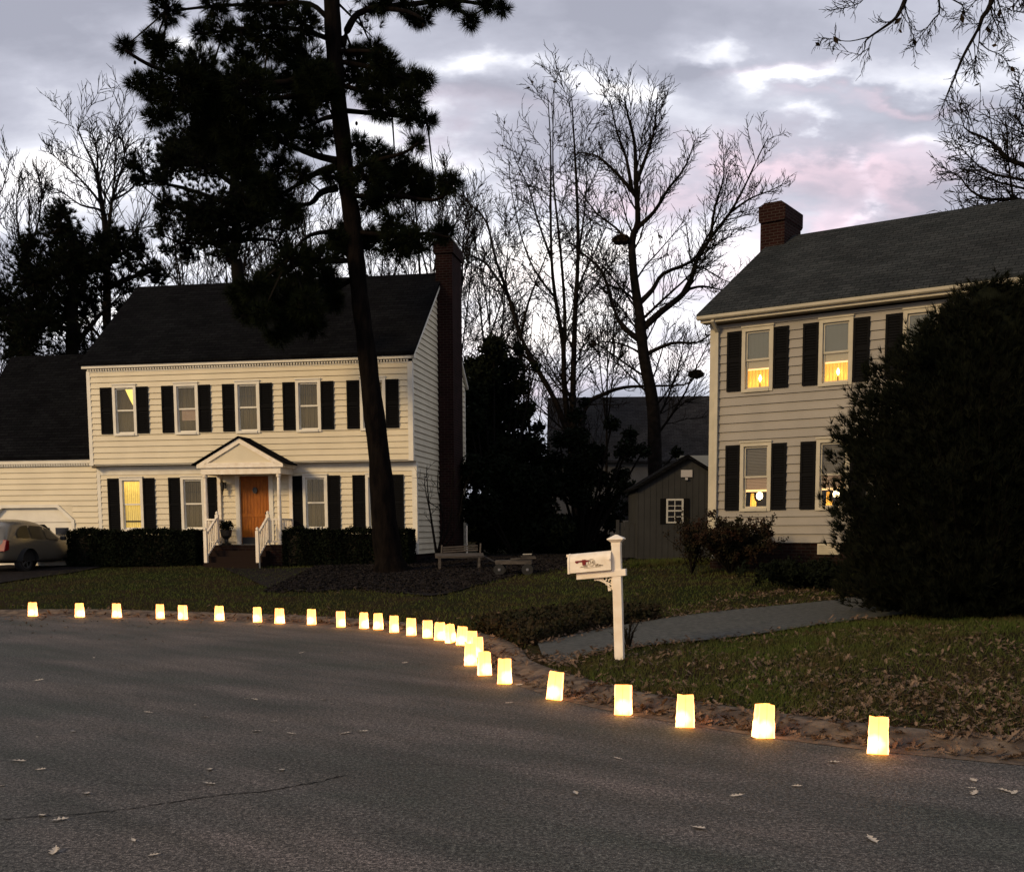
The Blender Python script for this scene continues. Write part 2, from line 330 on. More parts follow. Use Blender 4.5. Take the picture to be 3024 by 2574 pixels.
def drape(lo, hi, name, m, dz=.03, nu=50, nv=14):
    lo = catmull(lo, 8); hi = catmull(hi, 8)
    def rs(P, n):
        L = np.r_[0, np.cumsum(np.hypot(*np.diff(P, axis=0).T))]; t = np.linspace(0, L[-1], n); return np.stack([np.interp(t, L, P[:,0]), np.interp(t, L, P[:,1])], 1)
    A = rs(lo, nu); B = rs(hi, nu); g = np.array([[A[i]*(1-t)+B[i]*t for t in np.linspace(0, 1, nv)] for i in range(nu)])
    d = curbdist(g[...,0], g[...,1]); z = np.where(d > .52, terr(g[...,0], g[...,1], d), .0) + dz
    z = np.maximum(z, np.interp(d, [.1,.52], [.03,.12])*(d < .9)*(name == 'driveway'))
    b = MB(); b.v = [(float(g[i,j,0]), float(g[i,j,1]), float(z[i,j])) for i in range(nu) for j in range(nv)]
    b.f = [(i*nv+j, (i+1)*nv+j, (i+1)*nv+j+1, i*nv+j+1) for i in range(nu-1) for j in range(nv-1)]
    return tag(b.build(name, m, smooth=True), kind='structure')
g2 = lambda L, z=.2: [tuple(G(x/Q, y/Q, z)[:2]) for x, y in L]
drive_lo = g2([(1602,1946),(1658,1972),(1706,1946),(1815,1923),(1900,1914),(2225,1881),(2567,1832)]) + [(9,17.2),(14,18.6),(22,19.5)]
drive_hi = g2([(1588,1906),(1640,1893),(1760,1866),(1900,1841),(2193,1803),(2510,1770)]) + [(9.5,20.4),(14,22),(22,23)]
drape(drive_lo, drive_hi, 'driveway', m_drive, .035)
gl = lambda L: [tuple(G(x, y, .5)[:2]) for x, y in L]
MULCH_E = gl([(560,1197),(640,1196),(760,1192),(870,1207),(960,1187),(1050,1163),(1150,1147),(1260,1139)])
drape(MULCH_E, [(-8,30.2),(-5.5,30.1),(-3.5,29.8),(-2,32),(0,35),(1.5,36),(3,36),(3.6,33)], 'mulch_bed', m_mulch, .025)
# garage driveway (apron at the far left; dark mulch colour stands in for the car's shadow)
drape([(-19.5,17.0),(-16.9,24),(-15.6,31),(-15.4,33.4)], [(-14.2,20.9),(-13.0,25),(-12.1,29.5),(-11.9,32.6)], 'garage_driveway', m_mulch, .03, 40, 10)
# ------------------------------------------------------------------ vegetation helpers (arrays)
def unit(v): return v/np.linalg.norm(v, axis=-1, keepdims=True)
def quad_tube_arrays(segs, sides=3):
    """segs: (n,8): p0(3) p1(3) r0 r1 -> quads (n*sides,4,3)"""
    S = np.asarray(segs, float)
    if len(S) == 0: return np.zeros((0,3))
    p0, p1, r0, r1 = S[:,:3], S[:,3:6], S[:,6], S[:,7]
    d = unit(p1-p0+1e-9); up = np.where(np.abs(d[:,2:3]) < .9, np.array([[0,0,1.]]), np.array([[0,1.,0]])); x = unit(np.cross(d, up)); y = np.cross(x, d)
    p1 = p1 + d*r1[:,None]*.6; out = []
    ring = []
    for k in range(sides):
        a = 2*math.pi*k/sides; v = x*math.cos(a)+y*math.sin(a); ring.append((p0+v*r0[:,None], p1+v*r1[:,None]))
    for k in range(sides):
        a, b2 = ring[k], ring[(k+1)%sides]; out.append(np.stack([a[0], b2[0], b2[1], a[1]], 1))
    return np.concatenate(out, 0).reshape(-1, 3)
def needles(centers, dirs, n, length, width, spread=1.):
    """thin triangles radiating from centres around dirs"""
    C = np.repeat(centers, n, 0); D = np.repeat(dirs, n, 0); k = len(C)
    d = unit(D + RNG.normal(0, spread*.6, (k,3))); L = length*RNG.uniform(.6, 1.1, (k,1)); w = unit(np.cross(d, RNG.normal(0, 1, (k,3))))*width*.5
    return np.stack([C-w, C+w, C+d*L], 1).reshape(-1, 3)
def leaves(P, size, flat=0.):
    """small quads (4 verts) randomly turned at P"""
    k = len(P); a = RNG.normal(0, 1, (k,3)); a[:,2] *= (1-flat); a = unit(a); b_ = unit(np.cross(a, RNG.normal(0, 1, (k,3)))); s = (size*RNG.uniform(.6, 1.3, (k,1)))
    if np.ndim(size): s = size[:,None]*RNG.uniform(.6, 1.3, (k,1))
    return np.stack([P-a*s*.5, P+b_*s*.28, P+a*s*.5, P-b_*s*.28], 1).reshape(-1, 3)
def grow(pts, radii, rnd, levels, kids, lenf, upb=.25, segs=None, minr=.006, spread=.9, taper=.5, start=.25, depthj=.6, sub_=False):
    """limb polyline -> segments; sprouts children recursively"""
    if segs is None: segs = []
    pts = [np.array(p, float) for p in pts]
    for i in range(len(pts)-1): segs.append((*pts[i], *pts[i+1], radii[i], radii[i+1]))
    if levels <= 0: return segs
    L = [np.linalg.norm(pts[i+1]-pts[i]) for i in range(len(pts)-1)]; tot = sum(L)
    n = max(2, int(kids*rnd.uniform(.8, 1.2))) if not sub_ else int(min(kids, max(2, tot/(minr*13))))
    for k in range(n):
        t = (start + (1-start)*(k+rnd.random())/n)*tot; i = 0; tt = t
        while i < len(L)-1 and tt > L[i]: tt -= L[i]; i += 1
        f = min(1, tt/max(L[i], 1e-6)); p = pts[i]*(1-f)+pts[i+1]*f; r = radii[i]*(1-f)+radii[i+1]*f
        d = (pts[i+1]-pts[i])/max(L[i], 1e-6)
        s = np.array([rnd.gauss(0,1), rnd.gauss(0,1)*depthj, rnd.gauss(0,1)]); s -= d*(s@d); s /= (np.linalg.norm(s)+1e-9)
        nd = d*rnd.uniform(.5, 1.) + s*spread; nd[2] += upb; nd /= np.linalg.norm(nd)
        ln = max(tot*lenf*rnd.uniform(.55, 1.15)*(1-.52*t/tot), minr*18); m = 4 if levels > 1 else 3
        q = [p]; dd = nd.copy()
        for j in range(m):
            dd = dd + np.array([rnd.gauss(0,.12), rnd.gauss(0,.12), rnd.gauss(0,.12)+upb*.28]); dd /= np.linalg.norm(dd); q.append(q[-1]+dd*ln/m)
        rr = max(min(r*taper, ln*.012+minr), minr); rad = [max(rr*(1-.75*j/m), minr*.5) for j in range(m+1)]
        grow(q, rad, rnd, levels-1, kids*.9, .55, upb, segs, minr, spread*.85, taper, .12, 1., True)
    return segs
def tree_thing(name, base, label, cat, group=None):
    return empty(name, tuple(base), 0, label, cat, group)
def put(parent, name, V, nper, m):
    V = np.asarray(V).reshape(-1, 3) - np.array(parent.location)[None]
    return bigmesh(name, V, nper, m, parent)
def limbs2trunk(tr, limbs, sides=8):
    b = MB(); off = np.array(tr.location)
    for pts, rad in limbs: b.tube([np.array(p)-off for p in pts], rad, sides)
    return b
def smoothline(P, n=4):
    P = np.array(P, float); out = []
    for i in range(len(P)-1):
        a, b_, c, d = P[max(i-1,0)], P[i], P[i+1], P[min(i+2, len(P)-1)]
        for k in range(n):
            t = k/n; out.append(.5*((2*b_)+(-a+c)*t+(2*a-5*b_+4*c-d)*t*t+(-a+3*b_-3*c+d)*t**3))
    out.append(P[-1]); return out
#@@PART2
# ------------------------------------------------------------------ siding, windows
def siding(mp, x0, x1, z0, z1, expo, holes=(), lap=.036, zstart=None):
    """lapped boards on a wall; mp(t, off, z) maps wall coordinates to space; x0, x1 numbers or functions of z"""
    f0 = x0 if callable(x0) else (lambda z: x0); f1 = x1 if callable(x1) else (lambda z: x1)
    zs = z0 if zstart is None else zstart; b = MB()
    cuts = sorted(set([z0, z1] + [zs+expo*k for k in range(200) if z0 < zs+expo*k < z1] + [h for H in holes for h in (H[2], H[3]) if z0 < h < z1]))
    for za, zb in zip(cuts[:-1], cuts[1:]):
        if zb-za < 1e-5: continue
        k = math.floor((za-zs)/expo + 1e-6); base = zs+k*expo
        oa = lap*(1-(za-base)/expo); ob = lap*(1-(zb-base)/expo)+.002; zm = (za+zb)/2
        iv = [(None, None)]
        hs = sorted((H[0], H[1]) for H in holes if H[2] < zm < H[3]); segs = []; cur = None
        for a, c in hs: segs.append((cur, a)); cur = c
        segs.append((cur, None))
        for a, c in segs:
            a0 = f0(za) if a is None else a; a1 = f0(zb) if a is None else a; c0 = f1(za) if c is None else c; c1 = f1(zb) if c is None else c
            if c0-a0 < .005: continue
            b.poly([mp(a0, oa, za), mp(c0, oa, za), mp(c1, ob, zb), mp(a1, ob, zb)])
            if abs(za-base) < 1e-5: b.poly([mp(a0, .0, za), mp(c0, .0, za), mp(c0, oa, za), mp(a0, oa, za)])
    return b
WIN = {}
def window(root, xc, z0, w, h, y, trimm, kind, key, tw=.085):
    """a sash window in a front wall, outward is local -y. origin: bottom centre of trim"""
    k = ('f', key, w, h, trimm.name)
    if k not in WIN:
        b = MB(); x0, x1 = -w/2, w/2
        b.box(x0, x0+tw, -.05, .10, 0, h); b.box(x1-tw, x1, -.05, .10, 0, h); b.box(x0+tw, x1-tw, -.05, .10, h-tw, h); b.box(x0+tw, x1-tw, -.07, .10, 0, tw*.8)
        b.box(x0-.015, x1+.015, -.075, -.045, h-.0, h+.035)
        i0, i1 = x0+tw, x1-tw; zm = h*.5
        for za, zb, yy in ((tw*.8, zm+.02, .03), (zm-.02, h-tw, .005)):
            b.box(i0, i0+.035, yy, yy+.03, za, zb); b.box(i1-.035, i1, yy, yy+.03, za, zb); b.box(i0+.035, i1-.035, yy, yy+.03, za, za+.045); b.box(i0+.035, i1-.035, yy, yy+.03, zb-.04, zb)
        WIN[k] = b.build('window', trimm); f = WIN[k]; f.parent = root
    else:
        f = WIN[k].copy(); COL.objects.link(f); f.parent = root
    f.location = (xc, y, z0)
    def kid(name, builder, key2):
        kk = (name, key2, w, h)
        if kk not in WIN: WIN[kk] = builder(); o = WIN[kk]; o.parent = f
        else: o = WIN[kk].copy(); COL.objects.link(o); o.parent = f
        return o
    i0, i1 = -w/2+tw, w/2-tw
    kid('pane', lambda: MB().box(i0+.03, i1-.03, .012, .016, h*.5, h-tw-.03).box(i0+.03, i1-.03, .037, .041, tw*.8+.04, h*.5).build('pane', m_glass), 'p')
    def curtain(m, za=0.02, zb=1., ny=.085, amp=.012, n=46):
        def fn():
            b = MB(); 
            for i in range(n+1):
                x = i0-.01+(i1-i0+.02)*i/n; yy = ny+amp*math.sin(i*1.35)+amp*.6*math.sin(i*.57+1)
                b.v += [(x, yy, tw*.6+(h-tw*1.4)*za), (x, yy, tw*.6+(h-tw*1.4)*zb)]
            b.f = [(2*i, 2*i+2, 2*i+3, 2*i+1) for i in range(n)]
            return b.build('curtain', m, smooth=True)
        return fn
    for nm, builder in kind(curtain, i0, i1, h, tw): kid(nm, builder, key)
    return f
def shutter(root, x0, z0, w, h, y):
    k = ('s', round(w, 2), round(h, 2))
    if k not in WIN:
        b = MB(); b.box(0, .05, -.045, -.012, 0, h); b.box(w-.05, w, -.045, -.012, 0, h)
        for za in (0, h*.48, h-.07): b.box(.05, w-.05, -.045, -.012, za, za+.07)
        b.box(.05, w-.05, -.022, -.014, .07, h-.07)
        n = int(h/.055)
        for i in range(1, n):
            z = h*i/n
            if abs(z-h*.5) < .06 or z < .08 or z > h-.09: continue
            b.poly([(.05,-.022,z+.03),(w-.05,-.022,z+.03),(w-.05,-.042,z),(.05,-.042,z)])
        WIN[k] = b.build('shutter', m_shutter); o = WIN[k]
    else: o = WIN[k].copy(); COL.objects.link(o)
    o.parent = root; o.location = (x0, y-.014, z0); return o
# curtain materials
mc_brown = emit_mat('dim_curtain', [(0,(.10,.066,.028)),(.5,(.14,.09,.038)),(1,(.085,.056,.026))], hi=1.5, strength=1, wave=.45, wscale=7, base=(.06,.04,.018))
mc_grey = emit_mat('grey_shade_cloth', [(0,(.085,.066,.045)),(1,(.095,.075,.052))], hi=1.5, strength=1, wave=.15, wscale=3, base=(.12,.11,.09))
mc_yellow = emit_mat('lit_yellow_curtain', [(0,(1.3,.75,.08)),(.35,(.9,.55,.12)),(.75,(1.2,.72,.12)),(1,(2.0,1.2,.2))], hi=1.8, strength=1, wave=.45, wscale=5, base=(.5,.4,.2))
mc_lamp = emit_mat('lit_room_wall', [(0,(1.2,.8,.15)),(1,(1.3,.9,.22))], hi=1.6, strength=1.5, base=(.5,.4,.2))
mc_amber = emit_mat('amber_cafe_curtain', [(0,(1.5,.55,.06)),(.6,(1.5,.62,.07)),(1,(1.1,.42,.04))], hi=.5, strength=2.0, wave=.75, wscale=9, base=(.5,.3,.1))
mc_warmshade = emit_mat('warm_roller_shade', [(0,(.33,.19,.075)),(.6,(.20,.125,.06)),(1,(.14,.095,.05))], lo=.4, hi=.8, strength=1, base=(.4,.33,.25))
m_flame = mat('candle_bulb', (1,.8,.5), emit=(1,.72,.35), estr=16)
m_blind = mat('grey_blind_slats', (.18,.145,.115), .7, emit=(.03,.022,.015), estr=1)
m_blindw = mat('warm_blind_slats', (.42,.30,.22), .7, emit=(.16,.085,.05), estr=1)
m_edge = mat('lit_blind_edge', (1,.7,.4), emit=(1.7,.95,.4), estr=1)
def k_plain(cu, i0, i1, h, tw):
    def munt():
        b = MB(); w = i1-i0
        for i in (1, 2): b.box(i0+w*i/3-.006, i0+w*i/3+.006, .018, .026, h*.52, h-tw-.03)
        b.box(i0+.03, i1-.03, .017, .025, h*.72-.006, h*.72+.006); return b.build('grille', m_wood)
    return [('curtain', cu(mc_brown)), ('grille', munt)]
def k_halflit(cu, i0, i1, h, tw):          # tied-back drape over a lit room
    def room(): return MB().box(i0-.02, i1+.02, .24, .25, .03, h-.03).build('lit_room', mc_lamp)
    def drape_():
        b = MB(); n = 30; top = h-tw*.5
        for j in range(n+1):
            z = .05+(top-.05)*j/n; t = j/n
            xr = i0+(i1-i0)*(1.0 if t < .52 else 1.0-.62*((t-.52)/.48)**.75)
            for i in range(13): b.v.append((i0-.01+(xr-i0+.02)*i/12, .10+.012*math.sin(i*2.1+j*.1), z))
        b.f = [(j*13+i, j*13+i+1, (j+1)*13+i+1, (j+1)*13+i) for j in range(n) for i in range(12)]
        return b.build('curtain', mc_brown, smooth=True)
    return [('lit_room', room), ('curtain', drape_)]
def k_yellow(cu, i0, i1, h, tw):
    def sill(): return MB().box(i0+.02, i1-.02, .05, .075, h*.17, h*.20).build('curtain_rod', m_dark)
    return [('curtain', cu(mc_yellow)), ('curtain_rod', sill)]
def k_blind(cu, i0, i1, h, tw):            # ajar blind over dim room
    return [('curtain', cu(mc_brown)), ('blind', lambda: slats(i0+.1, i1, h*.28, h*.5, m_blindw))]
def slats(i0, i1, za, zb, m, y=.055, name='blind', p=.034):
    b = MB(); z = za
    while z < zb: b.poly([(i0, y, z), (i1, y, z), (i1, y+.018, z+p*.86), (i0, y+.018, z+p*.86)]); z += p
    return b.build(name, m)
def k_candle(cu, i0, i1, h, tw):           # upper right-house windows: shade, cafe curtain, candle
    sh = lambda: MB().box(i0, i1, .055, .06, h*.5, h-.03).build('roller_shade', mc_grey)
    ws = lambda: MB().box(i0, i1, .062, .068, h*.37, h*.5).build('warm_shade', mc_warmshade)
    def cf():
        b = MB(); n = 40
        for i in range(n+1):
            x = i0+(i1-i0)*i/n; b.v += [(x, .12+.014*math.sin(i*1.5), .05), (x, .12+.014*math.sin(i*1.5), h*.37)]
        b.f = [(2*i, 2*i+2, 2*i+3, 2*i+1) for i in range(n)]; return b.build('cafe_curtain', mc_amber, smooth=True)
    rod = lambda: MB().box(i0, i1, .07, .08, h*.345, h*.37).box(i0, i0+.012, .07, .08, .1, h*.345).box(i1-.02, i1-.008, .07, .08, .1, h*.345).build('lit_edge', m_edge)
    cd = lambda: MB().lathe([(.008,.02),(.022,.05),(.032,.09),(.022,.13),(.004,.17)], 10, (.03,.08,h*.15)).build('candle_bulb', m_flame)
    st = lambda: MB().lathe([(.03,0),(.03,.02),(.012,.03),(.012,.12)], 8, (.03,.08,.09)).build('candle_stick', m_black)
    return [('roller_shade', sh), ('warm_shade', ws), ('cafe_curtain', cf), ('lit_edge', rod), ('candle_bulb', cd), ('candle_stick', st)]
def k_blindlamp(cu, i0, i1, h, tw):        # lower right-house windows
    bl = lambda: slats(i0, i1, h*.5, h-.05, m_blind)
    bw = lambda: slats(i0, i1, h*.325, h*.5, m_blindw)
    ed = lambda: MB().box(i0, i1, .05, .07, h*.285, h*.318).box(i0, i0+.02, .05, .07, .05, h*.285).build('lit_edge', m_edge)
    rm = lambda: MB().box(i0-.02, i1+.02, .45, .46, 0, h*.5).build('dark_room', m_dark)
    cu2 = lambda: MB().prism([(i0+.04,.05),(i0+.17,.05),(i0+.19,.2),(i0+.13,.3),(i0+.12,.42),(i0+.06,.42),(i0+.05,.25)], .3, .33).build('lit_curtain', mc_amber)
    lp = lambda: MB().lathe([(.01,0),(.06,.03),(.075,.09),(.06,.15),(.02,.18)], 12, (.02,.2,h*.17)).build('lamp_bulb', m_flame)
    return [('blind', bl), ('warm_blind', bw), ('lit_edge', ed), ('dark_room', rm), ('lit_curtain', cu2), ('lamp_bulb', lp)]
# ------------------------------------------------------------------ cream house (left)
LX, LY, LA = -12.5291, 32.7863, -.1752
H1 = empty('colonial_house', (LX, LY, 0), LA, 'cream two-storey colonial house with black shutters, an orange front door and a brick side chimney', 'house')
W = 9.9; D = 6.87; ZE = 6.44; ZR = 9.31; JY = .34; YR = D/2
up_x = [1.185, 3.13, 5.02, 6.86, 8.77]; lo_x = [1.105, 3.07, 6.88, 8.78]; WW = .75
up_h = [(x-WW/2+.04, x+WW/2-.04, 4.42+.04, 5.89-.04) for x in up_x]
lo_h = [(x-WW/2+.04, x+WW/2-.04, 1.62+.04, 3.21-.04) for x in lo_x] + [(4.52, 5.49, 1.0, 3.28)]
fr = lambda y: (lambda t, o, z: (t, y-o, z))
siding(fr(0), .1, W-.1, 3.6, 6.27, .17, up_h).build('front_siding', m_siding, H1)
siding(fr(JY), .1, W-.1, .97, 3.30, .17, lo_h, zstart=.95).build('front_siding', m_siding, H1)
MB().box(.0, W, 0.01, JY-.001, 3.565, 3.60).box(.1, W-.1, JY-.03, JY-.002, 3.30, 3.56).build('jetty_soffit', m_trim, H1)
sd = lambda t, o, z: (W+o, t, z)
rake = lambda z: max(0, (z-ZE)/(ZR-ZE)*YR)
siding(sd, lambda z: rake(z)+(0.05 if z < ZE else 0), lambda z: D-rake(z)-(0.05 if z < ZE else 0), 3.565, ZR-.02, .17).build('side_siding', m_siding, H1)
siding(sd, JY+.05, D-.05, .93, 3.565, .17, zstart=.895).build('side_siding', m_siding, H1)
b = MB(); b.box(0, W-.03, D-.05, D, .9, ZE); b.box(0, .03, 0, D, 3.5, ZE); b.poly([(0.01,0,ZE),(0.01,D,ZE),(0.01,YR,ZR)]); b.box(0, .03, JY, D, .9, 3.5)
b.build('rear_walls', m_siding, H1)
for bb in ((0,.11,-.034,-.001,3.565,6.28),(W-.11,W+.034,-.034,.09,3.565,6.28),(0,.11,JY-.034,JY-.001,.95,3.56),(W-.11,W+.034,JY-.034,JY+.09,.93,3.56),(W,W+.03,D-.09,D,.93,6.3)): MB().box(*bb).build('corner_board', m_trim, H1)
b = MB(); b.box(0, W+.03, -.03, 0, 6.27, 6.31); b.box(-.1, W+.12, -.12, .02, 6.38, 6.46)
b.build('cornice', m_trim, H1)
b = MB()
for i in range(118): b.box(.06+i*.083, .06+i*.083+.045, -.075, -.001, 6.315, 6.378)
b.build('dentil_trim', m_trim, H1)
def gable_roof(x0, x1, y0, yr, y1, ze, zr, th=.09):
    sl = (zr-ze)/(yr-y0); b = MB()
    b.prism([(y0, ze), (yr, zr), (y1, ze), (y1, ze+th), (yr, zr+th*1.25), (y0, ze+th)], x0, x1, 'x'); return b
gable_roof(-.16, W+.12, -.16, YR, D+.16, ZE+.02, ZR+.06).build('roof', m_roof, H1)
b = MB(); rk = lambda x: [(x, -.16, ZE-.1), (x, YR, ZR-.06), (x, YR, ZR+.05), (x, -.16, ZE+.01)]
b.prism([(-.12, ZE-.06), (YR, ZR-.07), (YR, ZR+.05), (-.12, ZE+.03)], W+.03, W+.11, 'x'); b.prism([(D+.12, ZE-.06), (YR, ZR-.07), (YR, ZR+.05), (D+.12, ZE+.03)], W+.03, W+.11, 'x')
b.build('rake_trim', m_trim, H1)
MB().box(.05, W-.02, JY+.02, D-.05, .3, .96).build('foundation', m_brickd, H1)
ch = MB().box(W-.02, W+.5, 3.0, 4.3, .3, 9.95).box(W-.07, W+.55, 2.95, 4.35, 9.95, 10.28).box(W-.02, W+.5, 3.0, 4.3, 10.28, 10.34).build('chimney', m_brick, H1)
MB().box(W+.05, W+.43, 3.1, 4.2, 10.46, 10.49).bar((W+.08,3.15,10.33),(W+.08,3.15,10.47),.02).bar((W+.4,4.15,10.33),(W+.4,4.15,10.47),.02).bar((W+.08,4.15,10.33),(W+.08,4.15,10.47),.02).bar((W+.4,3.15,10.33),(W+.4,3.15,10.47),.02).build('chimney_cap', m_trim, ch)
for i, x in enumerate(up_x):
    window(H1, x, 4.42, WW, 1.47, 0, m_trim, k_halflit if i == 0 else (k_blind if i == 1 else k_plain), 'u%d' % min(i, 2))
    shutter(H1, x-WW/2-.385, 4.48, .375, 1.35, 0); shutter(H1, x+WW/2+.01, 4.48, .375, 1.35, 0)
for i, x in enumerate(lo_x):
    window(H1, x, 1.62, WW, 1.6, JY, m_trim, k_yellow if i == 0 else k_plain, 'l%d' % min(i, 1))
    shutter(H1, x-WW/2-.385, 1.6, .375, 1.6, JY); shutter(H1, x+WW/2+.01, 1.6, .375, 1.6, JY)
# door
dr = MB().box(4.56, 5.45, JY+.03, JY+.08, 1.22, 3.21)
for i in range(1, 9): dr.box(4.56+i*.0989-.004, 4.56+i*.0989+.004, JY+.022, JY+.031, 1.45, 3.18)
dr.box(4.60, 5.41, JY+.015, JY+.03, 3.08, 3.16).box(4.60, 5.41, JY+.015, JY+.03, 2.02, 2.12)
dr = dr.build('front_door', m_door, H1)
MB().box(4.58, 5.43, JY+.005, JY+.029, 1.22, 1.43).build('kick_plate', m_black, dr)
b = MB()
for i in range(14): a = i*math.tau/14; b.bar((5.02+.055*math.cos(a), JY-.005, 2.80+.075*math.sin(a)), (5.02+.055*math.cos(a+.5), JY-.005, 2.80+.075*math.sin(a+.5)), .035)
b.box(4.99, 5.05, JY-.01, JY+.025, 2.77, 2.85); b.build('door_knocker', m_black, dr)
MB().lathe([(.012,0),(.035,.01),(.04,.04),(.02,.06)], 10, (5.36,JY-.03,2.1)).build('door_knob', m_black, dr)
MB().box(4.42, 4.55, JY-.05, JY+.1, 1.2, 3.33).box(5.46, 5.59, JY-.05, JY+.1, 1.2, 3.33).box(4.55, 5.46, JY-.05, JY+.1, 3.215, 3.33).box(4.40, 5.61, JY-.08, JY+.1, 3.331, 3.38).box(4.5,5.5,JY-.12,JY+.09,1.18,1.219).build('door_frame', m_trim, H1)
# portico
PY = -.70
b = MB().box(3.84, 6.24, PY, PY+.14, 3.22, 3.40).box(3.84, 3.98, PY+.141, JY-.02, 3.22, 3.40).box(6.10, 6.24, PY+.141, JY-.02, 3.22, 3.40).box(3.74, 6.34, PY-.06, JY-.01, 3.401, 3.49).box(3.985, 6.095, PY+.15, JY-.04, 3.30, 3.33)
b.build('portico_beam', m_white, H1)
ap = (5.04, 4.22)
b = MB(); b.prism([(3.90,3.492),(6.18,3.492),(5.04,4.10)], PY-.0, PY+.05)
pd = b.build('pediment', m_siding, H1)
b = MB(); b.prism([(3.74,3.492),(3.98,3.492),(5.04,4.08),(5.04,4.22)], PY-.05, PY+.02); b.prism([(6.34,3.492),(6.10,3.492),(5.04,4.08),(5.04,4.22)], PY-.05, PY+.02); b.box(3.985, 6.095, PY-.05, PY+.02, 3.493, 3.54)
b.build('pediment_trim', m_white, H1)
b = MB(); b.prism([(3.60,3.47),(5.04,4.235),(6.48,3.47),(6.48,3.505),(5.04,4.28),(3.60,3.505)], PY-.10, JY-.35); b.build('portico_roof', m_roof, H1)
for x in (3.93, 6.15): MB().lathe([(.075,0),(.075,.06),(.052,.1),(.058,1.0),(.047,1.88),(.07,1.93),(.07,2.0)], 16, (x, PY+.08, 1.225)).build('column', m_white, H1)
for x in (3.93, 6.15): MB().box(x-.05, x+.05, JY-.09, JY-.035, 1.225, 3.22).build('pilaster', m_white, H1)
MB().box(3.82, 6.26, PY-.04, JY-.05, .5, 1.215).build('porch_floor', m_brickd, H1)
for k in range(3): MB().box(4.24, 5.86, PY-.04-.27*(k+1), PY-.041-.27*k, .5, 1.215-.16*(k+1)).build('porch_step', m_step, H1)
def baluster_rail(root, a, b_, h=.72, n=5):
    m = MB(); a = Vector(a); b_ = Vector(b_); m.bar(a+Vector((0,0,h)), b_+Vector((0,0,h)), .06, .05); m.bar(a+Vector((0,0,.09)), b_+Vector((0,0,.09)), .04, .045)
    for i in range(n): p = a.lerp(b_, (i+.5)/n); m.bar(p+Vector((0,0,.11)), p+Vector((0,0,h-.03)), .03)
    return m.build('railing', m_white, root)
for x, cx_ in ((4.28, 3.93), (5.82, 6.15)):
    MB().box(x-.045, x+.045, PY-.03, PY+.06, 1.216, 2.08).lathe([(.03,0),(.045,.03),(.04,.07),(.01,.1)], 12, (x,PY+.015,2.08)).build('newel_post', m_white, H1)
    MB().box(x-.045, x+.045, PY-.80, PY-.71, .5, 1.62).lathe([(.03,0),(.045,.03),(.04,.07),(.01,.1)], 12, (x,PY-.755,1.62)).build('newel_post', m_white, H1)
    baluster_rail(H1, (x, PY-.03, 1.26), (x, PY-.73, .80), .72, 6)
    baluster_rail(H1, (x, PY+.02, 1.22), (cx_, PY+.06, 1.22), .72, 2)
    baluster_rail(H1, (cx_, PY+.15, 1.22), (cx_, JY-.08, 1.22), .72, 7)
# wall lantern by the door
ln = MB().box(4.05, 4.13, JY-.06, JY-.01, 2.86, 3.05).bar((4.09,JY-.05,3.0),(4.09,JY-.2,3.06),.02).lathe([(.012,.14),(.07,.10),(.075,.09),(.05,-.10),(.03,-.13),(.01,-.26)], 6, (4.09, JY-.2, 2.92)).build('wall_lantern', m_black, H1)
# garage wing
GW = -4.75
doorh = (-3.62, -.86, .3, 2.40)
siding(fr(JY+.01), GW+.02, -.02, .45, 3.66, .17, [(-3.70, -.86, .3, 2.41)], zstart=.35).build('garage_siding', m_siding, H1)
MB().prism([(-1.34,2.412),(-.858,1.98),(-.858,2.412)], JY-.002, JY+.004).build('garage_siding', m_siding, H1)
MB().box(GW+.0, .0, 4, 4.05, .4, 3.7).box(GW+.1, GW+.12, JY+.05, 7, .4, 3.7).poly([(GW+.1,JY,3.7),(GW+.1,6.8,3.7),(GW+.1,3.55,7.3)]).build('garage_rear_walls', m_siding, H1)
b = MB(); P1 = [(-3.75,.3),(-3.75,1.97),(-3.25,2.44),(-1.33,2.44),(-.80,1.97),(-.80,.3)]; P2 = [(-3.65,.3),(-3.65,1.93),(-3.21,2.345),(-1.37,2.345),(-.90,1.93),(-.90,.3)]
n0 = len(b.v)
for P in (P1, P2):
    for yy in (JY-.05, JY+.12): b.v += [(x, yy, z) for x, z in P]
for i in range(5):
    b.f += [(i, i+1, 12+i+1, 12+i), (6+i, 18+i, 18+i+1, 6+i+1), (i, 6+i, 6+i+1, i+1), (12+i, 12+i+1, 18+i+1, 18+i)]
b.build('garage_door_trim', m_trim, H1)
gd = MB()
for k in range(4):
    gd.box(-3.65, -.89, JY+.08, JY+.11, .35+k*.52, .35+k*.52+.505)
gdo = gd.build('garage_door', m_trim, H1)
for x in (-1.50, -2.13, -2.76, -3.39):
    MB().box(x, x+.42, JY+.055, JY+.079, 1.48, 1.74).build('door_window', mat('dark_window', (.006,.007,.01), .15, spec=.5) if x == -1.5 else bpy.data.materials['dark_window'], gdo)
MB().box(GW, .0, JY-.09, JY+.03, 3.66, 3.79).box(GW, -.0, JY-.035, JY+.0, 3.58, 3.655).build('garage_cornice', m_trim, H1)
b = MB()
for i in range(56): b.box(-4.7+i*.083, -4.7+i*.083+.045, JY-.08, JY-.036, 3.60, 3.65)
b.build('garage_dentil_trim', m_trim, H1)
gable_roof(GW-.12, -.01, JY-.14, 3.6, 6.9, 3.78, 7.33).build('garage_roof', m_roof, H1)
MB().box(-4.6, -.05, JY+.13, JY+.3, .2, .45).build('garage_foundation', m_brickd, H1)
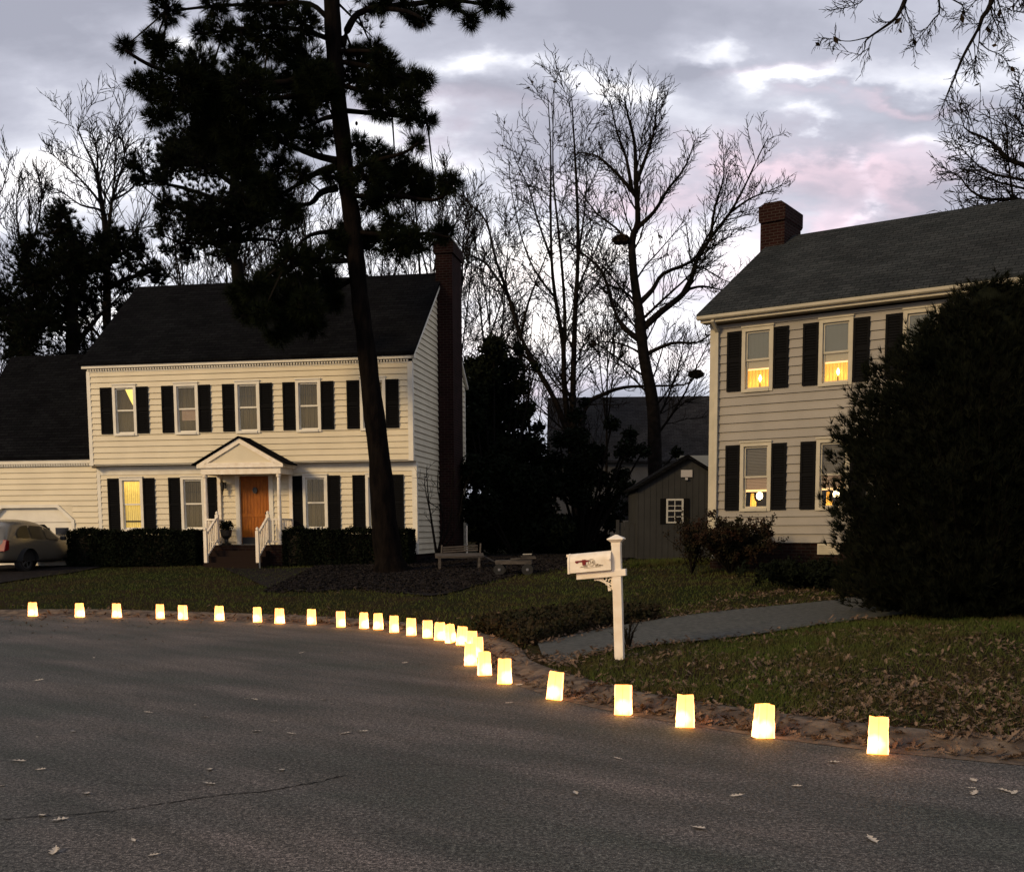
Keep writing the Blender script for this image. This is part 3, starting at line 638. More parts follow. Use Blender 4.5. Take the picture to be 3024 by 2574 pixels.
# ------------------------------------------------------------------ beige house (right)
K = 1.115; RX, RY, RA = 4.2156*K, 23.3*K, -.5976
H2 = empty('brick_chimney_house', (RX, RY, 0), RA, 'beige clapboard house on the right with grey roof and candles glowing in its windows', 'house')
W2 = 12.5; D2 = 8.6; ZE2 = 6.45; ZR2 = 9.13; YR2 = 4.35
rx = [1.135, 2.93, 4.73, 6.5, 8.3, 10.1]
holes = [(x-.33, x+.33, 4.76, 6.13) for x in rx]+[(x-.33, x+.33, 2.05, 3.53) for x in rx]
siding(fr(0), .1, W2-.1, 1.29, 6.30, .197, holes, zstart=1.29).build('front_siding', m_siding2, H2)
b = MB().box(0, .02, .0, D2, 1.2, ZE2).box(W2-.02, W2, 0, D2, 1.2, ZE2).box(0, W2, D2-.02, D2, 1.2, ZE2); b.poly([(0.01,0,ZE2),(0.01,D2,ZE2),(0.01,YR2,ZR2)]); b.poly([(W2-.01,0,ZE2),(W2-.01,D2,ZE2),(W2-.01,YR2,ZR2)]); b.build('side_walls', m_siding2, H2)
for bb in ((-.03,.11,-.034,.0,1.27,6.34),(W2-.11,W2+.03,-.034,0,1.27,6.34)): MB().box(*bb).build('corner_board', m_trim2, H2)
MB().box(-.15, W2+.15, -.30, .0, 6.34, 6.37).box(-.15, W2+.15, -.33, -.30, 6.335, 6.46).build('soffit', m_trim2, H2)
b = MB(); b.prism([(-.43,6.42),(-.40,6.395),(-.36,6.39),(-.331,6.41),(-.331,6.48),(-.44,6.48)], -.2, W2+.2, 'x'); gt = b.build('gutter', m_trim2, H2)
MB().bar((.17,-.38,6.36),(.17,-.09,6.15),.07).bar((.17,-.085,6.17),(.17,-.085,.95),.075,.06).bar((.17,-.09,.97),(.19,-.3,.9),.07).build('downspout', m_trim2, gt)
gable_roof(-.22, W2+.2, -.40, YR2, D2+.4, ZE2-.02, ZR2-.02, .1).build('roof', m_roof2, H2)
ch = MB().box(-.35, .30, 3.75, 4.95, 7.5, 9.50).prism([(-.35,9.50),(.30,9.50),(.335,9.56),(.335,9.90),(-.385,9.90),(-.385,9.56)], 3.69, 5.01).prism([(-.38,9.90),(.33,9.90),(.2,10.0),(-.25,10.0)], 3.75, 4.95).build('chimney', m_brick, H2)
MB().box(.02, W2-.02, .02, .3, .3, 1.285).build('foundation', m_brickd, H2)
b = MB().box(2.62, 3.12, -.02, .019, 1.03, 1.27)
for i in range(5): b.box(2.66, 3.08, -.035, -.021, 1.06+i*.04, 1.08+i*.04)
b.build('crawl_space_vent', m_trim2, H2)
for i, x in enumerate(rx):
    window(H2, x, 4.72, .75, 1.45, 0, m_trim2, k_candle, 'r'); window(H2, x, 2.01, .75, 1.57, 0, m_trim2, k_blindlamp, 'r2')
    for dx in (-.735, .385):
        shutter(H2, x+dx, 4.77, .35, 1.35, 0); shutter(H2, x+dx, 2.04, .35, 1.5, 0)
# ------------------------------------------------------------------ shed, fence, far house
SX, SY = 5.0, 31.3; sz = float(terr(SX, SY))
sh = empty('garden_shed', (SX, SY, sz), .0, 'small dark grey garden shed with a white barred window, beside the beige house', 'shed')
ap_z = 3.62-sz+.0; 
b = MB(); ez = 2.82-sz; hw = 1.38
b.prism([(-hw,0),(hw,0),(hw,ez),(0,ap_z),(-hw,ez)], 0, 2.6)
b.build('wall', m_shed, sh)
b = MB()
for i in range(17): x = -hw+i*hw/8; b.box(x-.0025, x+.0025, -.004, -.0005, 0, ez+(ap_z-ez)*(1-abs(x)/hw)-.03)
b.build('groove_battens', m_shutter, sh)
b = MB(); b.prism([(-hw-.13,ez-.1),(0,ap_z-.02),(hw+.13,ez-.1),(hw+.13,ez-.02),(0,ap_z+.09),(-hw-.13,ez-.02)], -.15, 2.75); b.build('roof', m_roof, sh)
b = MB().box(-.58,-.53,-.03,-.008,1.02,1.66+.05).box(-.14,-.09,-.03,-.008,1.02,1.71).box(-.53,-.14,-.03,-.008,1.66,1.71).box(-.53,-.14,-.03,-.008,1.02,1.06).box(-.53,-.14,-.035,-.01,1.35,1.39).box(-.53,-.14,-.025,-.01,1.5,1.52).box(-.53,-.14,-.025,-.01,1.19,1.21).box(-.345,-.325,-.024,-.012,1.06,1.66)
w_ = b.build('window', mat('white_frame', (.42,.42,.40), .5), sh); MB().box(-.53,-.14,-.0075,-.002,1.06,1.66).build('pane', bpy.data.materials['dark_window'], w_)
for x in (-.75, -.08): MB().box(x, x+.155, -.03, -.002, 1.0, 1.72).build('shutter', m_shutter, sh)
b = MB().box(-.17,.15,-.04,-.002,2.32,2.52)
v_ = b.build('gable_vent', mat('pale_vent', (.38,.37,.38), .6), sh); MB().box(-.045,.015,-.08,-.005,2.24,2.30).build('lamp_knob', bpy.data.materials['pale_vent'], v_)
# wood fence beside the shed
fx0, fx1, fy = 3.15, 3.6, 31.9; fn = empty('board_fence', (fx0, fy, float(terr(fx0, fy))), 0, 'short run of dark vertical-board fence against the left side of the shed', 'fence')
b = MB()
for i in range(4): b.box(i*.145, i*.145+.135, -.01, .01, .02, 1.05+.02*math.sin(i*2))
b.build('boards', m_shed, fn); MB().box(0, .57, .011, .05, .8, .88).build('rail', m_shed, fn); MB().box(-.1, -.01, -.05, .05, 0, 1.12).build('post', m_shed, fn)
# neighbour's house far behind
f0 = at(1118, 1080, 58); nh = empty('far_house', (f0[0], 58, 1.2), -.05, 'grey-roofed house far behind the bare trees, with pale walls', 'house')
b = MB().box(0, 11, 0, 7, -1.2, 4.0); b.build('wall', mat('pale_far_wall', (.12,.115,.11), .8, (.08,.078,.076), 1.), nh)
gable_roof(-.3, 11.3, -.4, 3.5, 7.4, 3.9, 7.6).build('roof', m_roof3, nh)
for x in (1.0, 3.2, 6.2, 8.6): MB().box(x, x+.9, -.03, -.005, .9, 2.3).build('window', bpy.data.materials['dark_window'], nh)
f1 = at(1385, 950, 44); nh2 = empty('pale_roofed_outbuilding', (f1[0], 44, .9), -.1, 'low building with a pale roof showing just over the shed', 'outbuilding')
MB().box(0, 5, 0, 4, -.3, 2.4).build('wall', m_shed, nh2); gable_roof(-.2, 5.2, -.3, 2, 4.3, 2.35, 3.85-.2).build('roof', mat('pale_metal_roof', (.15,.15,.125), .6), nh2)
# ------------------------------------------------------------------ hedges
def hedge(x0, x1, y0, y1, z1, label):
    o, ax, ay = np.array([LX, LY]), np.array([math.cos(LA), math.sin(LA)]), np.array([-math.sin(LA), math.cos(LA)])
    c = o+ax*(x0+x1)/2+ay*(y0+y1)/2; g = float(terr(*c)); h = empty('boxwood_hedge', (c[0], c[1], g), LA, label, 'hedge', 'clipped hedges by the porch')
    hw, hd, hh = (x1-x0)/2, (y1-y0)/2, z1-g
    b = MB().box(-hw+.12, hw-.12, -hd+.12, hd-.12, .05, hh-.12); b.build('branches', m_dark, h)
    N = int(5200*(x1-x0)); P = RNG.uniform(-1, 1, (N,3))*[hw,hd,hh/2]+[0,0,hh/2]
    face = RNG.integers(0, 4, N); j = RNG.normal(0, .035, N)
    P[face==0,1] = -hd+np.abs(j[face==0]); P[face==1,2] = hh+j[face==1]-.03; P[face==2,1] = -hd+.08+j[face==2]; P[face==3,0] = np.sign(P[face==3,0])*(hw-np.abs(j[face==3]))
    bump = .05*np.sin(P[:,0]*3.1)+.04*np.sin(P[:,0]*7.7+1); P[:,1] += bump*(face != 1); P[:,2] += (bump*.7)*(face == 1)
    bigmesh('foliage', leaves(P, .075), 4, m_hedge, h)
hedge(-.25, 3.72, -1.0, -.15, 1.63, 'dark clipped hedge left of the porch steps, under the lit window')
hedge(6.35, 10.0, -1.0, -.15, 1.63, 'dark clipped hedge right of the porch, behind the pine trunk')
#@@PART3
# ------------------------------------------------------------------ the big pine in front
PINE_Y = 27.7
def c6(x, y, Y, dy=0): return atS(300+x/1.7267, y/1.7267, Y+dy)       # measured on an enlarged piece of the photo
gp = G(788, 1158, .55); PINE_Y = gp[1]
pine = tree_thing('pine_tree', gp, 'tall dark pine with a leaning bare trunk, in front of the cream house', 'tree')
tr = [(793,1168,88),(790,1150,72),(786,1125,58),(777,1050,52),(768,930,44),(752,800,40),(741,700,36),(730,620,34),(722,540,34),(712,440,34),(702,380,32),(695,300,32),(683,190,32),(676,100,32),(672,20,32),(668,-120,28),(664,-320,22),(662,-560,12)]
TP = [at(x, y, PINE_Y) for x, y, w in tr]; TR = [w*Q*PINE_Y/F_/2 for x, y, w in tr]
rs = random.Random(5)
LIMBS = [[(1200,960),(1120,980),(1060,1040),(930,1045)],[(1195,850),(1100,880),(1020,930),(900,1000)],[(1200,820),(1080,790),(940,735),(800,690)],[(1180,595),(1120,610),(1040,650),(900,680)],
 [(1160,200),(1000,150),(800,140),(620,160),(480,175)],[(1165,330),(1000,300),(850,200)],[(1160,330),(950,420),(700,420),(400,380),(240,330),(120,255)],[(1170,480),(900,500),(600,520),(350,500),(200,420)],
 [(700,540),(450,560),(330,560),(250,590)],[(1150,90),(1060,20),(900,20),(600,30),(330,60)],[(1225,230),(1270,120),(1350,50),(1600,20),(1750,0),(1900,15),(2040,40)],[(1420,40),(1560,60),(1640,100)],[(1720,10),(1820,50),(1880,95)],
 [(1195,310),(1400,350),(1540,400),(1640,420)],[(1205,430),(1400,480),(1570,520)],[(1215,562),(1400,580),(1560,600),(1660,630)],[(1240,880),(1400,820),(1540,780),(1615,730)],[(1255,1000),(1500,1000),(1700,1020),(1790,960)],
 [(1270,1180),(1480,1200),(1650,1190),(1770,1210)],[(1250,1330),(1000,1350),(850,1400),(700,1480)],[(1280,1420),(1150,1500),(1000,1560),(860,1600)],[(1200,1180),(1060,1200),(960,1300)],[(1200,420),(1080,440),(960,450)],[(1190,265),(1340,260),(1430,270)]]
limb3 = []
for L in LIMBS:
    s = rs.uniform(-1.3, 1.3); n = len(L)
    limb3.append([c6(x, y, PINE_Y, s*i/(n-1)*1.4) for i, (x, y) in enumerate(L)])
BL = [(330,50,80),(560,20,70),(780,30,80),(900,40,100),(1010,110,100),(620,170,55),(510,170,45),(720,165,75),(850,200,100),(960,260,100),(1060,320,110),(720,330,110),(500,340,110),(320,270,90),(270,220,55),(130,245,42),(170,420,50),(250,430,70),(300,510,70),(255,595,40),(330,590,35),(420,430,130),(470,520,110),(600,480,150),(750,450,130),(870,400,100),(620,620,140),(720,700,130),(560,700,100),(820,620,140),(920,700,100),(1000,600,80),(1000,450,110),(1090,400,110),(1060,540,90),(1130,480,80),
 (1290,290,70),(1390,270,60),(1440,330,65),(1300,420,110),(1420,450,100),(1540,430,95),(1640,405,42),(1570,510,70),(1400,530,60),(1660,625,38),(1560,605,40),(1460,580,40),(1480,400,60),
 (1130,700,70),(1070,710,50),(1310,745,55),(1400,790,75),(1500,860,90),(1350,900,100),(1450,960,110),(1580,930,100),(1700,960,75),(1780,930,50),(1620,1000,60),(1612,735,28),(1165,900,42),(1380,1040,70),
 (1290,640,0),(900,860,70),(810,950,90),(900,1020,80),(960,1080,60),(1010,880,55),(700,830,90),
 (1480,1140,70),(1600,1230,80),(1500,1250,80),(1390,1230,70),(1230,1290,70),(1100,1330,95),(980,1340,95),(880,1420,70),(1000,1450,80),(1150,1430,70),(790,1470,85),(700,1500,60),(1750,1200,55),(1200,1220,50),(900,1530,95),(1050,1560,95),(1180,1540,60),(820,1600,70),(960,1640,80),(1080,1660,60),(900,1700,60),(740,1600,50),
 (1640,100,36),(1590,90,30),(1540,40,30),(1880,95,32),(1800,20,26),(1960,20,28),(2040,40,30),(1700,10,30),(1440,20,40),(1390,60,30),(1250,1180,50)]
anchors = [(p, .05) for L in limb3 for i in range(len(L)-1) for p in (L[i], (L[i]+L[i+1])/2, L[i+1])] + [(p, .1) for p in TP[7:]]
AP = np.array([a[0] for a in anchors])
segs = []; cen = []; dirs = []
for x, y, r in BL:
    if r == 0: continue
    R = r/1.7267*PINE_Y/F_; c = c6(x, y, PINE_Y, rs.uniform(-1.2, 1.2))
    a = AP[np.argmin(np.linalg.norm(AP-c, axis=1))]; c = c*.85+np.array([c[0], a[1], c[2]])*.15
    segs.append((*a, *c, .03, .018)); n = int(18+230*R*R+44*R)
    for _ in range(n):
        v = RNG.normal(0, 1, 3); v /= np.linalg.norm(v); q = c+v*np.array([1,1.1,.8])*R*RNG.uniform(.35, .95)
        m = (c+q)/2+RNG.normal(0, .05, 3); segs.append((*c, *m, .012, .009)); segs.append((*m, *q, .009, .006)); cen.append(q); dirs.append(v+np.array([0,0,.25]))
# unseen top of the tree
for k in range(60):
    z = 15+6*RNG.random(); a = RNG.uniform(0, 6.28); rr = (21.5-z)*.55*RNG.uniform(.3, 1); p0 = np.array([TP[-3][0], PINE_Y, z-.4]); c = p0+[math.cos(a)*rr, math.sin(a)*rr, .4]; segs.append((*p0, *c, .04, .015))
    for _ in range(14): v = RNG.normal(0, 1, 3); v /= np.linalg.norm(v); cen.append(c+v*.4); dirs.append(v)
cen = np.array(cen); dirs = unit(np.array(dirs))
b = MB(); off = np.array(pine.location)
TPs = smoothline([(*p, r) for p, r in zip(TP, TR)], 3); b.tube([np.array(p[:3])-off for p in TPs], [p[3]*(1+.05*math.sin(i*1.9)) for i, p in enumerate(TPs)], 20)
for j, L in enumerate(limb3):
    Ls = smoothline(L, 3); b.tube([np.array(p)-off for p in Ls], [(.085 if j in (0,1,2,6,10) else .055)*(1-.75*i/(len(Ls)-1))+.012 for i in range(len(Ls))], 7)
b.build('trunk', m_bark, pine, smooth=True)
put(pine, 'branches', quad_tube_arrays(segs, 3), 4, m_bark3)
put(pine, 'crown', needles(cen, dirs, 30, .29, .016, .95), 3, m_pine)
for x, y in ((170,320),(320,590),(1620,640),(1570,125),(570,30),(330,90),(1300,630),(1640,130)):
    p = c6(x, y, PINE_Y)-off; MB().lathe([(.01,-.05),(.035,-.02),(.03,.03),(.01,.05)], 6, tuple(p)).build('cone', m_bark3, pine)
# ------------------------------------------------------------------ evergreens behind
def clump_tree(name, label, cat, base, Y, trunk, limbs, blobs, conv, m, nd=38, group=None, ln=.2, wd=.02, dens=1., tw=.25, up=.8):
    t = tree_thing(name, base, label, cat, group); off = np.array(t.location); b = MB()
    for pts, r0, r1 in [(trunk, tw, tw*.35)]+[(l, tw*.4, .03) for l in limbs]:
        P = smoothline([conv(*p) for p in pts], 3); b.tube([np.array(p)-off for p in P], [r0+(r1-r0)*i/(len(P)-1) for i in range(len(P))], 7)
    b.build('trunk', m_bark3, t, smooth=True)
    A = np.array([conv(*p) for l in [trunk]+limbs for p in l]); cen, dr_, sg = [], [], []
    for x, y, r in blobs:
        c = conv(x, y); c[1] += RNG.uniform(-1.5, 1.5); R = r*Y/F_; a = A[np.argmin(np.linalg.norm(A-c, axis=1))]; sg.append((*a, *c, .035, .02))
        for _ in range(int((8+70*R*R)*dens)):
            v = RNG.normal(0, 1, 3); v /= np.linalg.norm(v); q = c+v*R*RNG.uniform(.3, 1.); sg.append((*c, *q, .015, .008)); cen.append(q); dr_.append(v*.5+np.array([0,0,up]))
    put(t, 'branches', quad_tube_arrays(sg, 3), 4, m_bark3); put(t, 'crown', needles(np.array(cen), unit(np.array(dr_)), nd, ln, wd, .9), 3, m); return t
Y2 = 41.
cv6 = lambda x, y: c6(x, y, Y2)
clump_tree('scrub_pine', 'dark scrub pine standing behind the cream roof, left of the tall pine', 'tree', (cv6(690,1500)[0], Y2, .6), Y2,
 [(690,2600),(700,1450),(660,1330),(690,1200),(672,1000),(675,900),(640,760),(620,640)], [[(680,1050),(540,1000),(420,960),(300,930),(200,870)],[(690,1100),(520,1100),(380,1060),(280,1010)],[(680,1000),(760,880),(820,820)],[(690,1200),(560,1240),(400,1240)],[(700,1220),(820,1220),(900,1230)],[(670,940),(540,850),(400,780)],[(690,1180),(820,1130),(900,1060)]],
 [(330,720,60),(290,760,40),(350,800,60),(430,740,80),(400,860,70),(500,800,80),(560,880,70),(450,650,90),(560,640,100),(660,740,90),(620,820,60),(720,850,60),(200,880,30),(170,870,18),(250,940,28),(215,960,18),(310,900,30),(360,980,30),(300,1020,34),(420,1020,36),(500,1060,60),(560,1120,80),(640,1060,60),(450,1130,50),(380,1090,36),(640,1180,90),(700,1100,60),(760,1060,60),(800,1140,60),(540,1200,60),(440,1210,50),(370,1240,36),(620,1260,60),(340,1150,30),(420,1290,30),(300,1200,24),(760,1220,36),(820,930,44),(760,980,44),(860,1010,44),(860,1100,60),(950,1170,40),(900,1230,34),(350,1290,20),(700,1340,26)], cv6, m_ever, 30, ln=.21, wd=.026, dens=2.0, tw=.26)
cL = lambda x, y: atS(x/2.206, 300+y/2.206, Y2)
LB = [(420,790,50),(500,800,40),(330,890,50),(410,870,60),(500,880,60),(600,880,46),(650,860,30),(720,880,50),(800,890,34),(870,900,34),(900,940,40),(260,960,44),(400,950,60),(540,950,60),(680,980,60),(800,990,50),(250,1050,60),(350,1100,80),(450,1080,80),(560,1080,80),(650,1100,50),(860,1060,50),(900,1030,34),(740,1080,40),(200,1180,60),(300,1200,90),(420,1200,80),(520,1200,70),(620,1200,50),(720,1180,40),(60,1250,40),(20,1300,50),(120,1350,70),(200,1300,60),(200,1420,80),(320,1400,90),(60,1420,50),(420,1380,60),(520,1350,36),(600,1320,40),(700,1290,40),(800,1200,34),(100,1550,80),(200,1520,60),(320,1540,90),(30,1480,40),(420,1490,34),(960,1090,30),(1040,1100,26),(1010,1150,26),(930,1150,30),(760,1330,24),(640,1440,30),(560,1530,40),(480,1600,40),(640,1590,24),(140,1640,60),(250,1640,60),(380,1640,60),(40,1660,24)]
clump_tree('evergreen_tree', 'bushy dark evergreen rising behind the garage roof at the left edge', 'tree', (cL(470,1500)[0], Y2, .6), Y2,
 [(470,2600),(470,1700),(470,1300),(500,1050),(480,850)], [[(480,1600),(560,1500),(660,1380),(760,1300)],[(470,1350),(300,1200),(250,1000)],[(490,1150),(700,1050),(860,950)],[(470,1500),(250,1400),(80,1300)],[(720,1200),(900,1130),(1040,1100)]], LB, cL, m_ever, 28, ln=.21, wd=.026, dens=1.7, tw=.3, up=1.1)
# ------------------------------------------------------------------ bare trees
def bare(name, label, Y, limbs, conv, seed, levels=3, kids=7, lenf=.36, group='bare winter trees', m=m_bark2, base=None, upb=.22, minr=.008, spread=.8, leafn=0, leafm=None, leafs=.06, start=.25, tdepth=0.):
    """limbs: [(pixel polyline, r0, r1, sprout?)]"""
    rn = random.Random(seed); b = MB(); segs = []; allp = []
    for L in limbs:
        P, r0, r1 = L[:3]; s = rn.uniform(-1, 1)*Y*.03; n = len(P)
        P3 = [conv(*p)+np.array([0, s*i/max(n-1,1)+(tdepth*i), 0]) for i, p in enumerate(P)]
        if allp:
            cand = np.array([q for a_ in allp for q in a_[0]]); dd_ = np.linalg.norm((cand-P3[0])*[1,.3,1], axis=1); kq = int(np.argmin(dd_))
            if dd_[kq] < Y*.03: P3 = [cand[kq]]+[p_+(cand[kq]-P3[0])*[0,1,0] for p_ in P3[1:]]
        allp.append((smoothline(P3, 3), r0, r1, L[3] if len(L) > 3 else 1))
    bx = base if base is not None else allp[0][0][0]
    t = tree_thing(name, (bx[0], bx[1], bx[2]), label, 'tree', group); off = np.array(t.location)
    for P, r0, r1, sp in allp:
        n = len(P); rad = [max(r1*.6, (r0*(1-(i/(n-1))**.75)+r1*(i/(n-1))*.7)) for i in range(n)]; b.tube([np.array(p)-off for p in P], rad, 8 if r0 > .1 else 5)
        if sp:
            sub = grow(P, rad, rn, levels, kids*sp, lenf, upb, None, minr, spread, .42, start); segs += sub[len(P)-1:]
    b.build('trunk', m, t, smooth=True)
    put(t, 'twigs', quad_tube_arrays(segs, 3), 4, m_bark3)
    if leafn:
        S = np.array(segs); q = S[RNG.integers(0, len(S), leafn)][:, 3:6]; q = q[np.argsort(-q[:,2])][:int(leafn*.8)] if leafn > 150 else q
        put(t, 'dead_leaves', leaves(q+[0,0,-.03], leafs), 4, leafm or m_nest)
    return t, segs
YA = 46.
cA = lambda x, y, Y=YA: atS(x, y, Y)
bare('slender_tulip_tree', 'bare tree with several slender upright trunks from one base, left of the thick oak', YA,
 [([(1715,1640),(1700,1400),(1691,1200),(1697,937),(1705,767),(1702,597),(1691,398),(1685,302)],.20,.02,.9),
  ([(1700,1450),(1668,1163),(1663,1022),(1640,880),(1629,767),(1626,597),(1626,427),(1617,274)],.15,.02,.9),
  ([(1665,1050),(1668,937),(1660,800),(1646,660),(1634,540),(1632,400),(1636,260)],.10,.02,.7),
  ([(1695,1330),(1640,1186),(1583,1084),(1538,994),(1504,880),(1464,767),(1436,653),(1385,597),(1351,540)],.15,.02,.8),
  ([(1600,1110),(1560,1060),(1500,1020),(1430,1000),(1370,1000)],.09,.02,.8),
  ([(1540,1000),(1560,900),(1600,800),(1640,700)],.08,.02,.6),
  ([(1500,870),(1440,790),(1380,760),(1330,700)],.07,.015,.8),
  ([(1712,1350),(1731,1200),(1782,1163),(1844,1141),(1923,1135),(2026,1130),(2060,1107)],.14,.03,.7),
  ([(1705,900),(1730,800),(1770,720),(1800,640)],.07,.015,.7),
  ([(1629,767),(1590,660),(1560,560),(1520,480),(1500,400)],.06,.012,.7),
  ([(1700,760),(1725,640),(1735,520),(1740,420)],.06,.012,.7),
  ([(1640,880),(1580,800),(1540,700),(1510,560),(1500,440)],.06,.012,.6)],
 cA, 3, 3, 25, .25, upb=.16, minr=.014, leafn=420, leafm=m_nest, leafs=.15, spread=1.0, base=atS(1712,1600,YA))
_, sB = bare('large_oak', 'thick-trunked bare oak with spreading limbs, beside the beige house', 42.,
 [([(1942,1640),(1934,1357),(1929,1200),(1901,1050),(1890,937),(1873,823),(1867,710),(1884,653),(1878,540),(1875,427),(1855,340),(1844,285)],.33,.03,.9),
  ([(1901,975),(1952,920),(2031,852),(2060,767),(2105,693),(2162,619),(2207,540),(2252,444),(2281,387)],.15,.02,1.),
  ([(1890,909),(1929,852),(1963,801),(2048,761),(2090,700),(2140,600),(2170,480)],.12,.02,1.),
  ([(1912,1039),(1980,1016),(2054,1016),(2099,988)],.10,.03,.8),
  ([(2040,845),(2080,838),(2140,845),(2190,850)],.07,.02,.8),
  ([(1873,1016),(1827,943),(1782,801),(1719,738),(1680,700)],.13,.02,1.),
  ([(1867,597),(1827,512),(1770,455),(1719,438)],.10,.02,1.),
  ([(1890,687),(1929,631),(1969,568),(2014,512),(2040,440)],.11,.02,1.),
  ([(1878,540),(1905,470),(1925,400),(1930,310)],.10,.02,1.),
  ([(1872,560),(1850,470),(1820,390),(1800,300)],.09,.02,1.),
  ([(2105,693),(2120,600),(2150,500),(2150,400)],.08,.015,1.),
  ([(2162,619),(2220,580),(2280,560),(2320,540)],.06,.012,1.),
  ([(2000,880),(2060,790),(2100,800),(2160,830),(2230,800)],.05,.012,.8),
  ([(1885,900),(1840,860),(1790,850),(1740,880)],.06,.015,.8),
  ([(1905,1060),(1860,1020),(1800,1000),(1750,1010)],.06,.015,.8)],
 lambda x, y: atS(x, y, 42.), 17, 3, 26, .30, upb=.22, minr=.013, base=atS(1942,1640,42.), leafn=60, leafs=.16)
for (x, y, r, lab) in ((1835,708,.30,'ragged dark leaf nest in the fork of the oak, the larger of two'),(2055,1105,.26,'flattened dark clump of dead leaves caught on the low arching branch by the beige house')):
    c = atS(x, y, 42.); n = empty('squirrel_nest', tuple(c), 0, lab, 'nest'); P = RNG.normal(0, 1, (900,3)); P = unit(P)*RNG.uniform(0, 1, (900,1))**.4*[r*1.2, r, r*.6]
    bigmesh('leaves', leaves(P, .12), 4, m_nest, n)
def fan(x, y0, ytop, w, n, r, rn):             # upright many-limbed small tree
    L = [([(x, y0),(x+rn.uniform(-4,4), (y0*2+ytop)/3),(x+rn.uniform(-w,w)*.2, (y0+2*ytop)/3),(x+rn.uniform(-w,w)*.3, ytop)], r, .012, 1.)]
    for k in range(n):
        s = rn.uniform(.25, .75); yy = y0+(ytop-y0)*s; d = rn.choice((-1,1))*w*rn.uniform(.5, 1); L.append(([(x, yy),(x+d*.45, yy+(ytop-yy)*.35),(x+d*.8, yy+(ytop-yy)*.7),(x+d, yy+(ytop-yy)*rn.uniform(.85,1))], r*.45, .01, 1.))
    return L
FT = [(1265,1640,470,70,6,.13,52,'bare tree whose twigs show just left of the brick chimney top'),(1352,1640,560,60,6,.12,50,'thin bare tree showing directly right of the brick side chimney'),(1460,1640,600,80,6,.12,54,'thin bare tree between the brick side chimney and the slender multi-trunked tree'),(690,1640,560,70,6,.13,50,'bare tree seen through the scrub pine'),(820,1640,500,90,7,.14,52,'bare tree seen between the scrub pine and the tall pine trunk'),(940,1640,560,80,6,.12,50,'bare tree half hidden by the tall pine trunk'),(1120,1640,600,80,6,.12,51,'bare tree filling the gap right of the tall pine trunk above the roof'),(1790,1640,820,50,4,.10,49,'thin bare sapling between the slender trunks and the thick oak'),(1570,1640,880,60,5,.10,50,'thin crooked bare tree beneath the leaning left trunk of the slender tree'),(560,1640,640,70,6,.12,49,'bare tree between the evergreen and the scrub pine')]
for i, (x, y0, yt, w, n, r, Y, lab) in enumerate(FT):
    rn = random.Random(40+i); bare('bare_tree', lab, Y, fan(x, y0, yt, w, n, r, rn), lambda a, c, Y=Y: atS(a, c, Y), 50+i, 3, 12, .34, upb=.3, minr=.017, spread=.85)
bare('bare_tree', 'tall bare tree with forked wavy limbs above the evergreen at upper left', 52.,
 [([(316,1640),(316,800),(313,694),(308,640),(299,590),(290,527),(276,481),(254,436),(227,368)],.24,.025,1.),([(322,700),(326,654),(335,595),(358,527),(376,459),(363,382)],.13,.02,1.),([(312,640),(299,624),(254,617),(199,581),(122,554)],.09,.015,.9),([(320,690),(340,680),(410,660),(475,640)],.07,.015,.8),([(303,600),(270,560),(220,510),(180,480)],.08,.015,1.),([(290,527),(288,450),(270,380)],.07,.015,1.),([(340,590),(375,560),(400,500),(395,400)],.07,.015,1.)], lambda x, y: atS(x, y, 52.), 9, 3, 26, .34, upb=.2, minr=.018, spread=.75)
bare('bare_tree', 'fine-twigged bare tree left of the forked one, partly behind the evergreen', 54.,
 [([(86,1640),(86,844),(88,685),(86,560)],.14,.02,1.4),([(88,760),(110,650),(115,540),(105,490)],.07,.012,1.3),([(88,800),(50,680),(40,580),(52,520)],.07,.012,1.3),([(88,860),(20,760),(-30,700)],.05,.01,1.)], lambda x, y: atS(x, y, 54.), 12, 3, 22, .30, upb=.35, minr=.018)
bare('bare_tree', 'bare tree whose twigs just enter the left edge of the view', 50.,
 [([(-120,1640),(-110,900),(-90,700),(-60,560),(-30,440)],.2,.02,1.),([(-100,760),(-40,640),(10,560),(25,470)],.08,.012,1.3),([(-100,860),(-40,760),(0,640),(20,600)],.07,.012,1.2)], lambda x, y: atS(x, y, 50.), 14, 3, 11, .27, upb=.3, minr=.018)
bare('bare_tree', 'broad bare tree rising behind the right end of the grey roof', 40.,
 [([(3110,1640),(3110,900),(3080,650),(3060,520),(3030,400),(3000,300)],.32,.03,1.),([(3080,620),(3024,505),(2975,480),(2927,429),(2895,405),(2848,377),(2840,310)],.13,.015,1.2),([(3100,680),(3024,600),(2919,592),(2864,564),(2828,516),(2792,504)],.10,.012,1.3),([(3070,560),(2990,540),(2900,520),(2840,470),(2800,420)],.08,.012,1.2),([(3060,520),(3010,420),(2990,340),(2960,280)],.08,.012,1.2),([(3090,660),(2990,600),(2900,640),(2810,640)],.06,.012,1.),([(2995,600),(2990,480),(2995,330)],.06,.012,1.)], lambda x, y: atS(x, y, 40.), 21, 3, 24, .33, upb=.12, minr=.018, spread=.8)
cR = lambda x, y, Y=12.5: atS(2300+x/2.519, y/2.519, Y)
